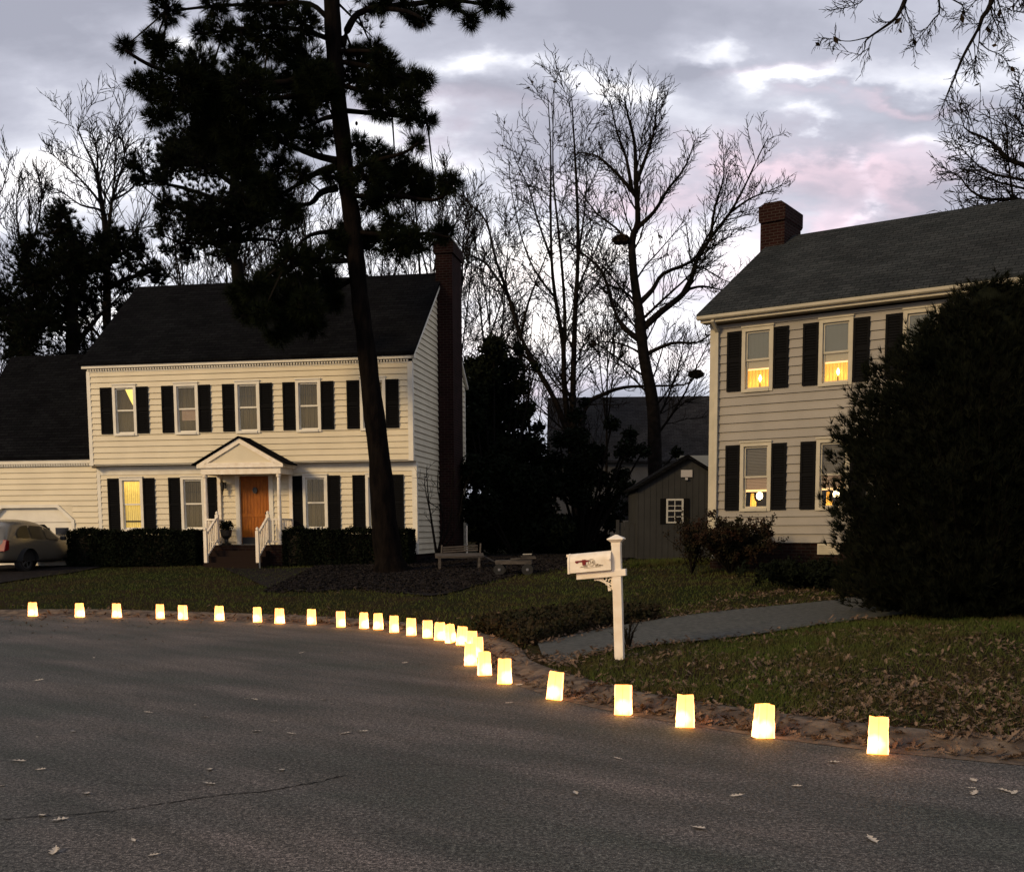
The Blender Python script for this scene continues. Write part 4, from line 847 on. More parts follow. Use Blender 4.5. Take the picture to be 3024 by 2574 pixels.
bare('overhanging_oak', 'oak branches hanging down into the top right corner with a few dead leaves', 12.5,
 [([(2700,4600),(2700,2000),(2650,500),(2500,-500),(2200,-1100)],.22,.09,0),([(2500,-500),(2100,-800),(1700,-400),(1600,0),(1540,100),(1510,190),(1400,390),(1340,540),(1290,660),(1250,770)],.05,.006,.75),
  ([(2200,-1100),(1500,-700),(1050,-200),(960,0),(900,90),(800,160),(700,230),(690,300),(600,375)],.04,.005,.75),([(1515,170),(1500,300),(1460,450),(1400,560)],.010,.004,.8),([(1512,290),(1580,350),(1690,380),(1760,450)],.009,.004,.8),([(710,205),(600,210),(510,170),(420,120)],.008,.004,.6),([(1245,-200),(1245,0),(1220,60),(1140,170),(1090,260)],.016,.004,.9),([(1350,-200),(1360,0),(1370,60),(1340,150)],.012,.004,.6),([(700,-200),(640,-20),(560,20),(440,40)],.010,.004,.8),([(1650,-100),(1640,80),(1620,200)],.010,.004,.8),([(1900,-200),(1800,-20),(1720,60)],.014,.004,.9)], cR, 33, 3, 16, .24, upb=-.06, minr=.0045, spread=.75, base=np.array([*cR(2700,4600)[:2], .7]), leafn=34, leafs=.085, start=.45)
# crape myrtle by the side wall
bare('crape_myrtle', 'leafless multi-stemmed crape myrtle against the grey side wall of the cream house', 30.,
 [([(1290,1640),(1273,1520),(1269,1483),(1263,1382)],.045,.012,1.),([(1271,1515),(1252,1433),(1250,1400)],.022,.008,1.),([(1300,1640),(1310,1540),(1296,1447),(1300,1380)],.03,.01,1.),([(1269,1480),(1295,1500),(1320,1520)],.02,.008,.8),([(1310,1640),(1330,1540),(1336,1440),(1350,1380)],.03,.01,1.2),([(1320,1640),(1350,1560),(1365,1480),(1380,1420)],.03,.01,1.2),([(1266,1420),(1240,1410),(1214,1408)],.012,.006,.4)], lambda x, y: atS(x, y, 29.6), 8, 2, 6, .34, group=None, upb=.3, minr=.007)
# broadleaf evergreens and brush between the houses
def leafmass(name, label, cat, blobs, Y, m, size, dens, base, group=None, kind=None, trunk=None):
    t = tree_thing(name, base, label, cat, group); off = np.array(t.location)
    if kind: t['kind'] = kind
    V = []; sg = []
    for x, y, r in blobs:
        c = atS(x, y, Y)+np.array([0, RNG.uniform(-1, 1), 0]); R = r*Y/F_; n = int(dens*R*R*(.5+R)); P = unit(RNG.normal(0, 1, (n,3)))*RNG.uniform(.25, 1, (n,1))*[R, R, R*.9]+c; P[:,2] = np.maximum(P[:,2], .5)
        V.append(leaves(P, size)); sg.append((base[0], base[1], base[2], *c, .06, .03))
        for q in P[::max(1, n//12)]: sg.append((*c, *q, .018, .008))
    put(t, 'crown', np.concatenate(V), 4, m); put(t, 'trunk', quad_tube_arrays(sg, 5), 4, m_bark3); return t
leafmass('magnolia_tree', 'dark broadleaf evergreen right behind the brick side chimney', 'tree', [(1400,1080,50),(1460,1040,46),(1430,1120,60),(1500,1090,50),(1540,1140,30),(1480,1160,60),(1420,1340,70),(1500,1360,70),(1580,1330,40),(1590,1380,50),(1390,1240,50),(1400,1180,50),(1560,1200,26),(1440,1230,60),(1520,1230,50),(1400,1290,60),(1480,1310,60),(1550,1300,40),(1590,1260,24),(1580,1090,18),(1530,1030,22)], 40., m_ever,   .19, 2400, (atS(1460,1600,40)[0], 40, .8))
leafmass('understorey_shrub', 'black mass of evergreen shrubbery between the bench and the shed, left half', 'shrub', [(1400,1400,60),(1480,1400,70),(1560,1420,60),(1420,1500,70),(1520,1500,80),(1600,1500,60),(1450,1590,60),(1560,1590,70),(1640,1570,60),(1500,1440,60),(1640,1440,40)], 36., m_hedge, .17, 2600, (atS(1520,1650,36)[0], 36, .7), 'dark shrubbery between the houses')
leafmass('understorey_shrub', 'evergreen shrubbery behind the mailbox, right half of the dark mass', 'shrub', [(1680,1560,50),(1680,1620,50),(1740,1640,40),(1700,1400,40),(1640,1360,40),(1780,1420,34),(1840,1400,34),(1860,1500,26),(1720,1480,34),(1800,1650,30),(1860,1640,26),(1620,1630,40),(1720,1560,50),(1780,1600,40),(1700,1300,40),(1760,1340,40),(1850,1330,40),(1800,1480,40),(1930,1420,24),(1900,1330,26),(2010,1330,22),(1650,1300,30),(1700,1230,30),(1695,1300,44),(1705,1370,50),(1700,1450,54),(1750,1400,44),(1650,1420,44),(1810,1540,36),(1840,1440,34),(1760,1520,40),(1730,1180,18),(1860,1280,26),(1800,1260,28)], 38., m_hedge, .16, 2600, (atS(1720,1650,38)[0], 38, .7), 'dark shrubbery between the houses')
# far woods: one mass
def woods(name, X0, X1, Y, ztop, n, m, size):
    X = RNG.uniform(X0, X1, n); top = ztop*(.75+.25*np.sin(X*.5)+.12*np.sin(X*1.7+2)); P = np.stack([X, Y+RNG.uniform(0, 7, n), RNG.uniform(0, 1, n)**1.3*top], 1)
    o = bigmesh(name, leaves(P, size), 4, m); return o
tag(woods('far_woods', -60, 40, 68, 6.5, 60000, m_ever, .55), 'dark band of woods far behind the houses', 'woods', kind='stuff')
# ------------------------------------------------------------------ cedar at right
def cedar(label, cx, cy, prof, n, seed):
    """prof: (z, radius) list; boughs sweep up and out, each carrying sprays along its outer part"""
    rg = np.random.default_rng(seed); g = float(terr(cx, cy)); t = tree_thing('cedar_tree', (cx, cy, g), label, 'tree', 'cedars at the right edge')
    zz = np.array([p[0] for p in prof]); rr = np.array([p[1] for p in prof]); C_, D_, sg = [], [], []
    while len(C_) < n:
        z = rg.uniform(zz[0], zz[-1]); 
        if rg.random() > np.interp(z, zz, rr)/rr.max()+.12: continue
        a = rg.uniform(0, 2*math.pi); r = np.interp(z, zz, rr)*rg.uniform(.70, 1.13); tip = np.array([r*math.cos(a), r*math.sin(a), z]); L_ = r*.75+.25
        d = np.array([math.cos(a)*.75, math.sin(a)*.75, rg.uniform(.35, 1.1)]); d /= np.linalg.norm(d); root = tip-d*L_*.9; root[2] = max(root[2], .05); sg.append((*root, *tip, .012, .004))
        for k in range(26):
            f = 1-rg.random()**1.4*.65; p = root+(tip-root)*f; w_ = .20*(1.15-f)+.02; p = p+rg.normal(0, w_, 3)*[1,1,.8]; C_.append(p); D_.append(d+rg.normal(0, .35, 3)+[0,0,.25])
    C_ = np.array(C_); C_[:,2] = np.maximum(C_[:,2], .02); D_ = unit(np.array(D_))
    bigmesh('crown', needles(C_, D_, 13, .14, .012, .5), 3, m_cedar, t); bigmesh('branches', quad_tube_arrays(sg, 3), 4, m_bark3, t)
    b = MB(); b.tube([(0,0,0),(0,0,prof[-1][0]*.5),(.1,0,prof[-1][0]*.93)], [.14,.09,.02], 8); b.build('trunk', m_bark2, t)
    MB().lathe([(max(.02, r_*.55), z_) for z_, r_ in prof], 14).build('inner_foliage', m_cedar, t); return t
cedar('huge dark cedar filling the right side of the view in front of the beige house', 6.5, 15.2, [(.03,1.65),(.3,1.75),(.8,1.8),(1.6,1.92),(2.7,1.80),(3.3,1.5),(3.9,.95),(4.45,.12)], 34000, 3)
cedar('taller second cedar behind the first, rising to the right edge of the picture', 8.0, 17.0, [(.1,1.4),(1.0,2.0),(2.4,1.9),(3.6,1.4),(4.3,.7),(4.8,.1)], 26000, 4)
# reddish shrub before the beige house, low plants
def twiggy(name, label, cx, cy, r, h, n, m, size, group=None, nst=26, sq=1.):
    g = float(terr(cx, cy)); t = tree_thing(name, (cx, cy, g), label, 'shrub', group); rn = random.Random(int(cx*100)); sg = []; tips = []
    for k in range(nst):
        a = rn.uniform(0, 6.28); e = rn.uniform(.3, 1); p = np.array([cx, cy, g]); tip = p+np.array([math.cos(a)*r*e, math.sin(a)*r*e*sq, h*(1.05-.5*e)*rn.uniform(.7,1)]); mid = (p+tip)/2+[0,0,h*.12]
        s = grow([p, mid, tip], [.014,.01,.005], rn, 2, 5, .3, .2, None, .003, .9); sg += s; tips += [x[3:6] for x in s]
    tips = np.array(tips); q = tips[RNG.integers(0, len(tips), n)]+RNG.normal(0, .04, (n,3)); q[:,2] = np.maximum(q[:,2], g+.02)
    put(t, 'stems', quad_tube_arrays(sg, 3), 4, m_bark3); put(t, 'foliage', leaves(q, size), 4, m); return t
twiggy('nandina_shrub', 'reddish twiggy shrub under the first lower window of the beige house', 4.85, 24.2, 1.25, 1.6, 11000, m_shrub, .07, nst=52)
twiggy('nandina_shrub', 'smaller sparse shrub at the corner downspout of the beige house', 4.1, 24.8, .6, 1.7, 2200, m_shrub, .06, nst=22)
for k, (x, y, lab) in enumerate(((1310,1146,'low grassy clump farthest left at the foot of the shed'),(1345,1142,'low grassy clump at the shed corner nearest the downspout'),(1395,1140,'low grassy clump at the foot of the beige house corner'),(1440,1140,'low clump under the reddish shrub'),(1520,1133,'low clump along the foundation, left of the vent'))):
    p = G(x, y); t = tree_thing('lily_turf_clump', p, lab, 'plant', 'low clumps along the foundations'); n = 900; P = RNG.uniform(-1, 1, (n,3))*[.42,.2,0]+p; D = unit(RNG.normal(0, 1, (n,3))*[1,1,.2]+[0,0,1]); put(t, 'blades', needles(P, D, 1, .2, .014, .5), 3, m_grassb)
twiggy('low_shrub', 'low dark spreading shrub between the lawn and the big cedar', *G(1625,1190)[:2], 1.35, .6, 9500, m_hedge, .07, nst=40)
twiggy('low_shrub', 'small yellowish-green shrub in front of the crawl space vent', *G(1640,1150)[:2], .6, .4, 1800, m_grassb, .06, nst=16)
twiggy('post_weed', 'thin leafless weed at the foot of the mailbox post', *G(1272,1318)[:2], .22, .5, 40, m_shrub, .03, nst=9)
#@@PART4
# ------------------------------------------------------------------ mailbox
mp_ = G(1254, 1334); mz = mp_[2]; mbx = empty('mailbox', tuple(mp_-[0,0,.04]), 0, 'white mailbox on a slightly leaning white post with a scrollwork bracket', 'mailbox')
mbx.rotation_euler = (0, R_(-1.9), R_(-16)); HT = 1.556-mz+.03; hw = .05
MB().box(-hw, hw, -hw, hw, 0, HT-.085).build('post', m_white, mbx, bevel=.004)
b = MB(); b.v = []; 
def frus(b, r0, z0, r1, z1):
    n = len(b.v)
    for r, z in ((r0, z0), (r1, z1)): b.v += [(-r,-r,z),(r,-r,z),(r,r,z),(-r,r,z)]
    b.f += [(n+i, n+(i+1)%4, n+4+(i+1)%4, n+4+i) for i in range(4)] + [(n+3,n+2,n+1,n),(n+4,n+5,n+6,n+7)]
frus(b, .052, HT-.12, .052, HT-.085); frus(b, .053, HT-.085, .092, HT-.052); frus(b, .092, HT-.052, .090, HT-.042); frus(b, .090, HT-.042, .01, HT)
b.build('post_cap', m_white, mbx)
TL = .058
def tl(x, z): return (x*math.cos(TL)-z*math.sin(TL)*0, z + x*math.sin(TL))      # arm slopes down to the left
am = MB(); am.prism([tl(-.46,HT-.465),tl(.105,HT-.465),tl(.105,HT-.39),tl(-.46,HT-.39)], -.045-.012, .045-.012); am.build('arm', m_white, mbx, bevel=.003)
# box: arch section swept along x
def archsec(w, h, n=12):
    r = w/2; return [(-r,0),(r,0)]+[(r*math.cos(math.pi*i/n), h-r+r*math.sin(math.pi*i/n)) for i in range(n+1)]
zb = HT-.386
b = MB(); S = archsec(.175, .215)
n0 = 0
for x in (-.535, -.052):
    for p, q in S: X, Z = tl(x, zb+q); b.v.append((X, p-.02, Z))
m_ = len(S); b.f.append(tuple(range(m_))); b.f.append(tuple(range(2*m_-1, m_-1, -1)))
for i in range(m_): j = (i+1) % m_; b.f.append((i, m_+i, m_+j, j))
bx = b.build('box', m_white, mbx)
b = MB(); S = archsec(.190, .228)
for x in (-.548, -.522):
    for p, q in S: X, Z = tl(x, zb+q-.008); b.v.append((X, p-.02, Z))
b.f.append(tuple(range(m_))); b.f.append(tuple(range(2*m_-1, m_-1, -1)))
for i in range(m_): j = (i+1) % m_; b.f.append((i, m_+i, m_+j, j))
b.bar((tl(-.575,0)[0],-.02,tl(-.575,zb+.2)[1]),(tl(-.54,0)[0],-.02,tl(-.54,zb+.2)[1]),.03); b.build('door', m_white, bx, bevel=.004)
yf = -.02-.0875
m_flag = mat('red_flag', (.16,.006,.006), .5); m_emb = mat('gold_grey_emblem', (.26,.20,.13), .6); m_num = mat('brown_number', (.20,.14,.08), .6)
flag = MB(); flag.prism([tl(-.455,zb+.118),tl(-.30,zb+.115),tl(-.30,zb+.132),tl(-.455,zb+.134)], yf-.010, yf-.004)
flag.prism([tl(-.372,zb+.078),tl(-.335,zb+.078),tl(-.335,zb+.14),tl(-.378,zb+.14)], yf-.011, yf-.005); flag.prism([tl(-.445,zb+.106),tl(-.428,zb+.106),tl(-.418,zb+.12),tl(-.456,zb+.12)], yf-.010, yf-.004)
flag.build('flag', m_flag, bx)
em = MB(); ec = (-.27, zb+.10)
for R, w in ((.040,.0035),(.031,.002)):
    for i in range(28):
        a, c = i*math.tau/28, (i+1)*math.tau/28
        p = tl(ec[0]+R*math.cos(a), ec[1]+R*1.02*math.sin(a)); q = tl(ec[0]+R*math.cos(c), ec[1]+R*1.02*math.sin(c)); em.bar((p[0],yf-.003,p[1]),(q[0],yf-.003,q[1]),w,.002,(0,1,0))
rn = random.Random(2)
for s in (-1, 1):                                # sprigs either side and the ground line
    for i in range(16):
        x = ec[0]+s*(.042+i*.0055); h = .03*(1-i/17)+.004; z = ec[1]-.045; p = tl(x, z); q = tl(x+s*.010+rn.uniform(-.004,.004), z+h*rn.uniform(.5,1)); em.bar((p[0],yf-.003,p[1]),(q[0],yf-.003,q[1]),.0035,.002,(0,1,0))
p, q = tl(ec[0]-.09, ec[1]-.056), tl(ec[0]+.105, ec[1]-.052); em.bar((p[0],yf-.003,p[1]),(q[0],yf-.003,q[1]),.004,.002,(0,1,0))
em.build('emblem', m_emb, bx)
tx = bpy.data.curves.new('number', 'FONT'); tx.body = '34'; tx.size = .052; tx.align_x = 'CENTER'; tx.align_y = 'CENTER'; tx.extrude = .001
to = bpy.data.objects.new('house_number', tx); COL.objects.link(to); p = tl(*ec); to.parent = bx; to.location = (p[0], yf-.0035, p[1]); to.rotation_euler = (R_(90), R_(-3.3), 0); tx.materials.append(m_num)
dg = bpy.context.evaluated_depsgraph_get(); nm = bpy.data.meshes.new_from_object(to.evaluated_get(dg)); bpy.data.objects.remove(to); to = link('house_number', nm, bx, 0, (p[0], yf-.0035, p[1])); to.rotation_euler = (R_(90), R_(-3.3), 0)
b = MB(); n0 = len(b.v); p = tl(-.066, zb+.118); b.lathe([(.003,0),(.011,.004),(.011,.02),(.003,.024)], 10, (p[0], yf-.006, p[1]-.012)); b.build('flag_catch', m_white, bx)
# scroll bracket (flat fretwork)
br = MB(); base_z = HT-.462
def ring(cx, cz, r, w=.012, a0=0, a1=math.tau, n=14):
    for i in range(n):
        a, c = a0+(a1-a0)*i/n, a0+(a1-a0)*(i+1)/n; br.bar((cx+r*math.cos(a),-.012,cz+r*math.sin(a)),(cx+r*math.cos(c),-.012,cz+r*math.sin(c)),w,.014,(0,1,0))
X0 = -.055
br.box(X0-.012, X0, -.02, -.004, base_z-.155, base_z-.0)
for p, q, w in (((X0-.20,-.028),(X0-.14,-.04),.022),((X0-.14,-.04),(X0-.085,-.066),.024),((X0-.085,-.066),(X0-.055,-.085),.022),((X0-.055,-.085),(X0-.040,-.12),.022),((X0-.040,-.12),(X0-.035,-.165),.032),((X0-.19,-.02),(X0-.20,-.045),.02),((X0-.15,-.04),(X0-.165,0),.010),((X0-.12,-.05),(X0-.10,0),.014),((X0-.06,-.07),(X0-.005,-.10),.016),((X0-.05,-.12),(X0-.005,-.13),.012),((X0-.075,-.078),(X0-.065,-.098),.016)):
    br.bar((p[0],-.012,base_z+p[1]),(q[0],-.012,base_z+q[1]),w,.014,(0,1,0))
ring(X0-.088, base_z-.028, .022, .014); ring(X0-.022, base_z-.05, .020, .014, -1.5, 3.5); ring(X0-.14, base_z-.022, .012, .009)
br.build('scroll_bracket', m_white, mbx)
# ------------------------------------------------------------------ luminaria bags
def bag_mesh(seed):
    rn = random.Random(seed); b = MB(); w, d, h = .146, .095, .257; nz_ = 9
    prof = [(-w/2,-d/2),(-w/6,-d/2),(w/6,-d/2),(w/2,-d/2),(w/2-.018,0),(w/2,d/2),(w/6,d/2),(-w/6,d/2),(-w/2,d/2),(-w/2+.018,0)]
    for k in range(nz_+1):
        t = k/nz_; f = 1-.10*t+.03*math.sin(t*3+seed)
        for i, (x, y) in enumerate(prof):
            g = .018*(1-t)*(1 if x > 0 else -1) if i in (4, 9) else 0
            b.v.append((x*f+g+rn.uniform(-.0025,.0025), y*(1-.3*t)+rn.uniform(-.003,.003), h*t+(rn.uniform(-.006,.004) if k == nz_ else 0)))
    m_ = len(prof)
    for k in range(nz_):
        for i in range(m_): b.f.append((k*m_+i, k*m_+(i+1)%m_, (k+1)*m_+(i+1)%m_, (k+1)*m_+i))
    b.f.append(tuple(range(m_-1, -1, -1))); return b
def bag_mat():
    m = bpy.data.materials.new('lit_paper'); m.use_nodes = True; nt = m.node_tree; b = nt.nodes['Principled BSDF']; N = nt.nodes.new; L = nt.links.new
    tc = N('ShaderNodeTexCoord'); oi = N('ShaderNodeObjectInfo')
    sub = N('ShaderNodeVectorMath'); sub.operation = 'SUBTRACT'; L(tc.outputs['Object'], sub.inputs[0])
    cb = N('ShaderNodeCombineXYZ'); mr = N('ShaderNodeMapRange'); mr.inputs['To Min'].default_value = -.035; mr.inputs['To Max'].default_value = .035; L(oi.outputs['Random'], mr.inputs['Value']); L(mr.outputs[0], cb.inputs[0]); cb.inputs[2].default_value = .065; L(cb.outputs[0], sub.inputs[1])
    ln_ = N('ShaderNodeVectorMath'); ln_.operation = 'LENGTH'; L(sub.outputs[0], ln_.inputs[0])
    nz = N('ShaderNodeTexNoise'); nz.inputs['Scale'].default_value = 22; nz.inputs['Detail'].default_value = 4; L(tc.outputs['Object'], nz.inputs['Vector'])
    ma = N('ShaderNodeMath'); ma.operation = 'MULTIPLY_ADD'; ma.inputs[1].default_value = .03; L(nz.outputs['Fac'], ma.inputs[0]); L(ln_.outputs['Value'], ma.inputs[2])
    r = N('ShaderNodeValToRGB'); cr = r.color_ramp; mr2 = N('ShaderNodeMapRange'); mr2.inputs['From Min'].default_value = .05; mr2.inputs['From Max'].default_value = .24; L(ma.outputs[0], mr2.inputs['Value']); L(mr2.outputs[0], r.inputs[0])
    for _ in range(3): cr.elements.new(.5)
    for e, (p, c) in zip(cr.elements, [(0,(9,7,3.5)),(.13,(9,4.6,1.1)),(.30,(8.5,3.0,.42)),(.70,(6.5,2.0,.31)),(1,(3.2,1.12,.30))]): e.position = p; e.color = (*c, 1)
    # gusset/seam shadow line
    sp = N('ShaderNodeSeparateXYZ'); L(tc.outputs['Object'], sp.inputs[0]); ab = N('ShaderNodeMath'); ab.operation = 'ABSOLUTE'; L(sp.outputs[0], ab.inputs[0])
    m2 = N('ShaderNodeMapRange'); m2.inputs['From Min'].default_value = .002; m2.inputs['From Max'].default_value = .007; m2.inputs['To Min'].default_value = .72; L(ab.outputs[0], m2.inputs['Value'])
    sm = N('ShaderNodeVectorMath'); sm.operation = 'SCALE'; L(r.outputs[0], sm.inputs[0]); L(m2.outputs[0], sm.inputs['Scale'])
    b.inputs['Base Color'].default_value = (.25,.2,.06,1); b.inputs['Roughness'].default_value = .9; m3 = N('ShaderNodeMapRange'); m3.inputs['From Min'].default_value = .058; m3.inputs['From Max'].default_value = .078; m3.inputs['To Max'].default_value = .75; L(ab.outputs[0], m3.inputs['Value']); cc = N('ShaderNodeCombineXYZ'); L(m3.outputs[0], cc.inputs[2]); av = N('ShaderNodeVectorMath'); av.operation = 'ADD'; L(sm.outputs[0], av.inputs[0]); L(cc.outputs[0], av.inputs[1])
    L(av.outputs[0], b.inputs['Emission Color']); b.inputs['Emission Strength'].default_value = 1.
    return m
m_bag = bag_mat(); bagm = []
for s in range(5):
    o_ = bag_mesh(s+1).build('luminaria_bag', m_bag); bagm.append(o_.data); bpy.data.objects.remove(o_)
ordn = ['first','second','third','fourth','fifth','sixth','seventh','eighth','ninth','tenth','eleventh','twelfth','thirteenth','fourteenth','fifteenth','sixteenth']
BL_ = {17:'narrow glowing paper bag leaning to the left, eighteenth', 28-1:'largest glowing paper bag, nearest of all, at the right end of the kerb row'}
rn = random.Random(9)
LABS = ['glowing paper bag at the far left end of the kerb row, nearest the car','glowing paper bag second from the left end of the kerb row','glowing paper bag third from the left, below the left hedge','glowing paper bag fourth from the left, the left of a close pair','glowing paper bag fifth from the left, the right of a close pair','glowing paper bag sixth from the left, straight below the porch steps','glowing paper bag seventh from the left, just right of the porch steps','glowing paper bag eighth from the left, between porch steps and pine','glowing paper bag ninth from the left, standing alone left of the pine trunk','glowing paper bag tenth from the left, just left of the pine foot','glowing paper bag eleventh from the left, narrow, below the pine foot','glowing paper bag twelfth from the left, close beside its narrow neighbour','glowing paper bag thirteenth from the left, just right of the pine foot','glowing paper bag fourteenth from the left along the bending kerb','glowing paper bag fifteenth from the left, below the bench left leg','glowing paper bag sixteenth from the left, below the bench','narrow glowing paper bag tilted to the left, seventeenth from the left','glowing paper bag eighteenth from the left, flared, right of the narrow tilted one','glowing paper bag in the tight cluster at the kerb bend, the farthest one','glowing paper bag in the tight cluster at the kerb bend, half hidden behind another','glowing paper bag in the tight cluster at the kerb bend, leftmost and in front','glowing paper bag just right of the tight cluster, overlapping its lower edge','glowing paper bag standing alone between the cluster and the driveway mouth','glowing paper bag with a dented side, at the mouth of the driveway','glowing paper bag straight below the mailbox post','glowing pleated paper bag fourth from the right end, right of the mailbox','glowing paper bag second from the right end, tilted a little right','largest glowing paper bag, nearest of all, at the right end of the row']
LABS[25] = 'glowing pleated paper bag third from the right end, right of the mailbox'
for i, (x, y) in enumerate(BAGS):
    d = ray(x*Q, y*Q); p = d*((.012-EYE)/d[2]); me_ = bagm[i % 5]
    o = bpy.data.objects.new('luminaria_bag', me_); COL.objects.link(o); o.location = (p[0], p[1]+.04, .013); o.rotation_euler = (0, 0, rn.uniform(-.35, .35))
    if i == 16: o.rotation_euler = (0, -.14, .9)
    if i == 17: o.rotation_euler = (0, .08, .1)
    if i == 23: o.rotation_euler = (0, .09, -.2)
    if i == 26: o.rotation_euler = (0, .05, .3)
    if i == 27: o.rotation_euler = (0, 0, -.3)
    if i in (10,): o.scale = (.85,1,1)
    tag(o, LABS[i], 'luminaria', 'glowing paper bags along the kerb')
# ------------------------------------------------------------------ car
m_paint = mat('champagne_car_paint', (.20,.18,.145), .24, spec=.6, metal=.6); m_cg = mat('car_glass', (.010,.009,.008), .3, spec=.3); m_tail = mat('red_tail_light', (.16,.004,.006), .2, spec=.6)
m_tyre = mat('tyre_rubber', (.014,.014,.014), .8); m_rim = mat('alloy_rim', (.20,.20,.20), .35, metal=.7)
h_ = (-math.sin(LA), math.cos(LA)); cw = G(69/Q, 1688/Q)
CS = .93                                     # rear right wheel contact -> car origin (centre of rear axle)
car = empty('parked_car', (cw[0]-h_[1]*.78*CS, cw[1]+h_[0]*.78*CS*-1*-1-.0, cw[2]), math.atan2(h_[1], h_[0]), 'champagne crossover car parked nose-in on the garage driveway at the left edge', 'car'); car.scale = (CS, CS, CS*.95)
car.location = (cw[0]-math.sin(car.rotation_euler[2])*-1*-.0 - .78*CS*math.sin(car.rotation_euler[2]), cw[1]+.78*CS*math.cos(car.rotation_euler[2]), cw[2])
# local: +x forward, +y left; stations x: (x, z_low, z_belt, z_top, half width low, belt, top)
ST = [(-.95,.42,.86,.95,.62,.70,.55),(-.88,.34,.98,1.08,.80,.84,.66),(-.70,.30,1.04,1.36,.86,.87,.62),(-.35,.28,1.04,1.60,.90,.89,.63),(.3,.26,1.01,1.66,.90,.90,.64),(.9,.26,.98,1.65,.90,.90,.64),(1.45,.26,.96,1.50,.90,.90,.64),(1.95,.26,.95,1.18,.90,.89,.70),(2.15,.27,.94,1.05,.90,.88,.74),(2.7,.28,.88,.98,.89,.86,.70),(3.15,.32,.76,.86,.84,.80,.62),(3.38,.40,.60,.68,.66,.66,.5)]
b = MB(); SEC = []
for x, zl, zb_, zt, wl, wb, wt in ST:
    SEC = [(0,zl),(wl*.85,zl),(wl,zl+.12),(wl+.02,(zl+zb_)/2),(wb,zb_),(wb*.3+wt*.7,zb_+(zt-zb_)*.8),(wt*.8,zt-.01),(0,zt+.02)]
    b.v += [(x, -p, q) for p, q in SEC]+[(x, p, q) for p, q in SEC[-2:0:-1]]
m_ = 14
for i in range(len(ST)-1):
    for j in range(m_): b.f.append((i*m_+j, (i+1)*m_+j, (i+1)*m_+(j+1)%m_, i*m_+(j+1)%m_))
b.f.append(tuple(range(m_))); b.f.append(tuple(range(len(ST)*m_-1, (len(ST)-1)*m_-1, -1)))
bo = b.build('body', m_paint, car, smooth=True); sm_ = bo.modifiers.new('subsurf', 'SUBSURF'); sm_.levels = 2; sm_.render_levels = 2
def bodypt(x, side, t):                        # point on the greenhouse side, t 0 belt .. 1 roof
    X = [s[0] for s in ST]; zb_ = np.interp(x, X, [s[2] for s in ST]); zt = np.interp(x, X, [s[3] for s in ST]); wb = np.interp(x, X, [s[5] for s in ST]); wt = np.interp(x, X, [s[6] for s in ST])
    return (x, side*(wb*(1-t*.62)+wt*t*.62+.006), zb_+(zt-zb_)*t*.86)
for s in (-1, 1):
    for xa, xb in ((-.32,.28),(.36,1.02),(1.10,1.78)):
        g = MB(); n = 5; tops = []
        for k in range(n+1):
            x = xa+(xb-xa)*k/n; tm = min(.80, .80*max(0, (x+.55)/.5)) ; tm = min(tm, .80 if x < 1.35 else .80-(x-1.35)*1.1)
            g.v += [bodypt(x, s, .10), bodypt(x, s, max(tm, .14))]
        g.f = [(2*k, 2*k+2, 2*k+3, 2*k+1) for k in range(n)]; g.build('side_window', m_cg, car)
MB().poly([(-.83,-.56,1.12),(-.83,.56,1.12),(-.60,.50,1.42),(-.60,-.50,1.42)]).build('rear_window', m_cg, car)
MB().poly([(2.02,-.66,1.10),(2.02,.66,1.10),(1.52,.56,1.50),(1.52,-.56,1.50)]).build('windscreen', m_cg, car)
for s in (-1, 1):
    MB().prism([(-.99,.66),(-.76,.70),(-.72,1.0),(-.86,1.02)], s*.60 if s > 0 else -.875, .875 if s > 0 else -.60).build('tail_light', m_tail, car, bevel=.02)
    mr_ = MB().box(1.72, 1.86, s*.93 if s > 0 else -1.10, 1.10 if s > 0 else -.93, .98, 1.12).build('wing_mirror', m_black, car, bevel=.03)
    for xw in (0, 2.65):
        w_ = MB(); yy = s*.80
        prof = [(.20,-.10),(.32,-.10),(.345,-.06),(.345,.06),(.32,.10),(.20,.10)]; k = 28
        n0 = 0
        for r, y in prof:
            for j in range(k): a = math.tau*j/k; w_.v.append((r*math.cos(a), y, r*math.sin(a)))
        for i in range(5):
            for j in range(k): w_.f.append((i*k+j, i*k+(j+1)%k, (i+1)*k+(j+1)%k, (i+1)*k+j))
        tyre = w_.build('wheel', m_tyre, car); tyre.location = (xw, yy, .345)
        rm = MB()
        for q in range(5):
            a = math.tau*q/5; rm.bar((.03*math.cos(a), s*.095, .03*math.sin(a)), (.215*math.cos(a), s*.095, .215*math.sin(a)), .05, .02, (0,1,0))
        for q in range(20): a, c = math.tau*q/20, math.tau*(q+1)/20; rm.bar((.22*math.cos(a), s*.095, .22*math.sin(a)), (.22*math.cos(c), s*.095, .22*math.sin(c)), .02, .025, (0,1,0))
        rm.build('rim', m_rim, tyre)
        ar = MB(); k = 16
        for q in range(k+1): a = math.pi*(q/k); ar.v += [(.40*math.cos(a), 0, .40*math.sin(a)), (.40*math.cos(a), s*.30, .40*math.sin(a))]
        ar.f = [(2*q, 2*q+2, 2*q+3, 2*q+1) for q in range(k)]; ar.poly([(.40*math.cos(math.pi*q/k), s*.165, .40*math.sin(math.pi*q/k)) for q in range(k+1)]); ao = ar.build('wheel_arch', m_tyre, car); ao.location = (xw, s*.76, .345)
MB().prism([(-.45,1.615),(-.25,1.64),(-.30,1.72),(-.42,1.70)], -.03, .03).build('roof_fin', m_black, car)
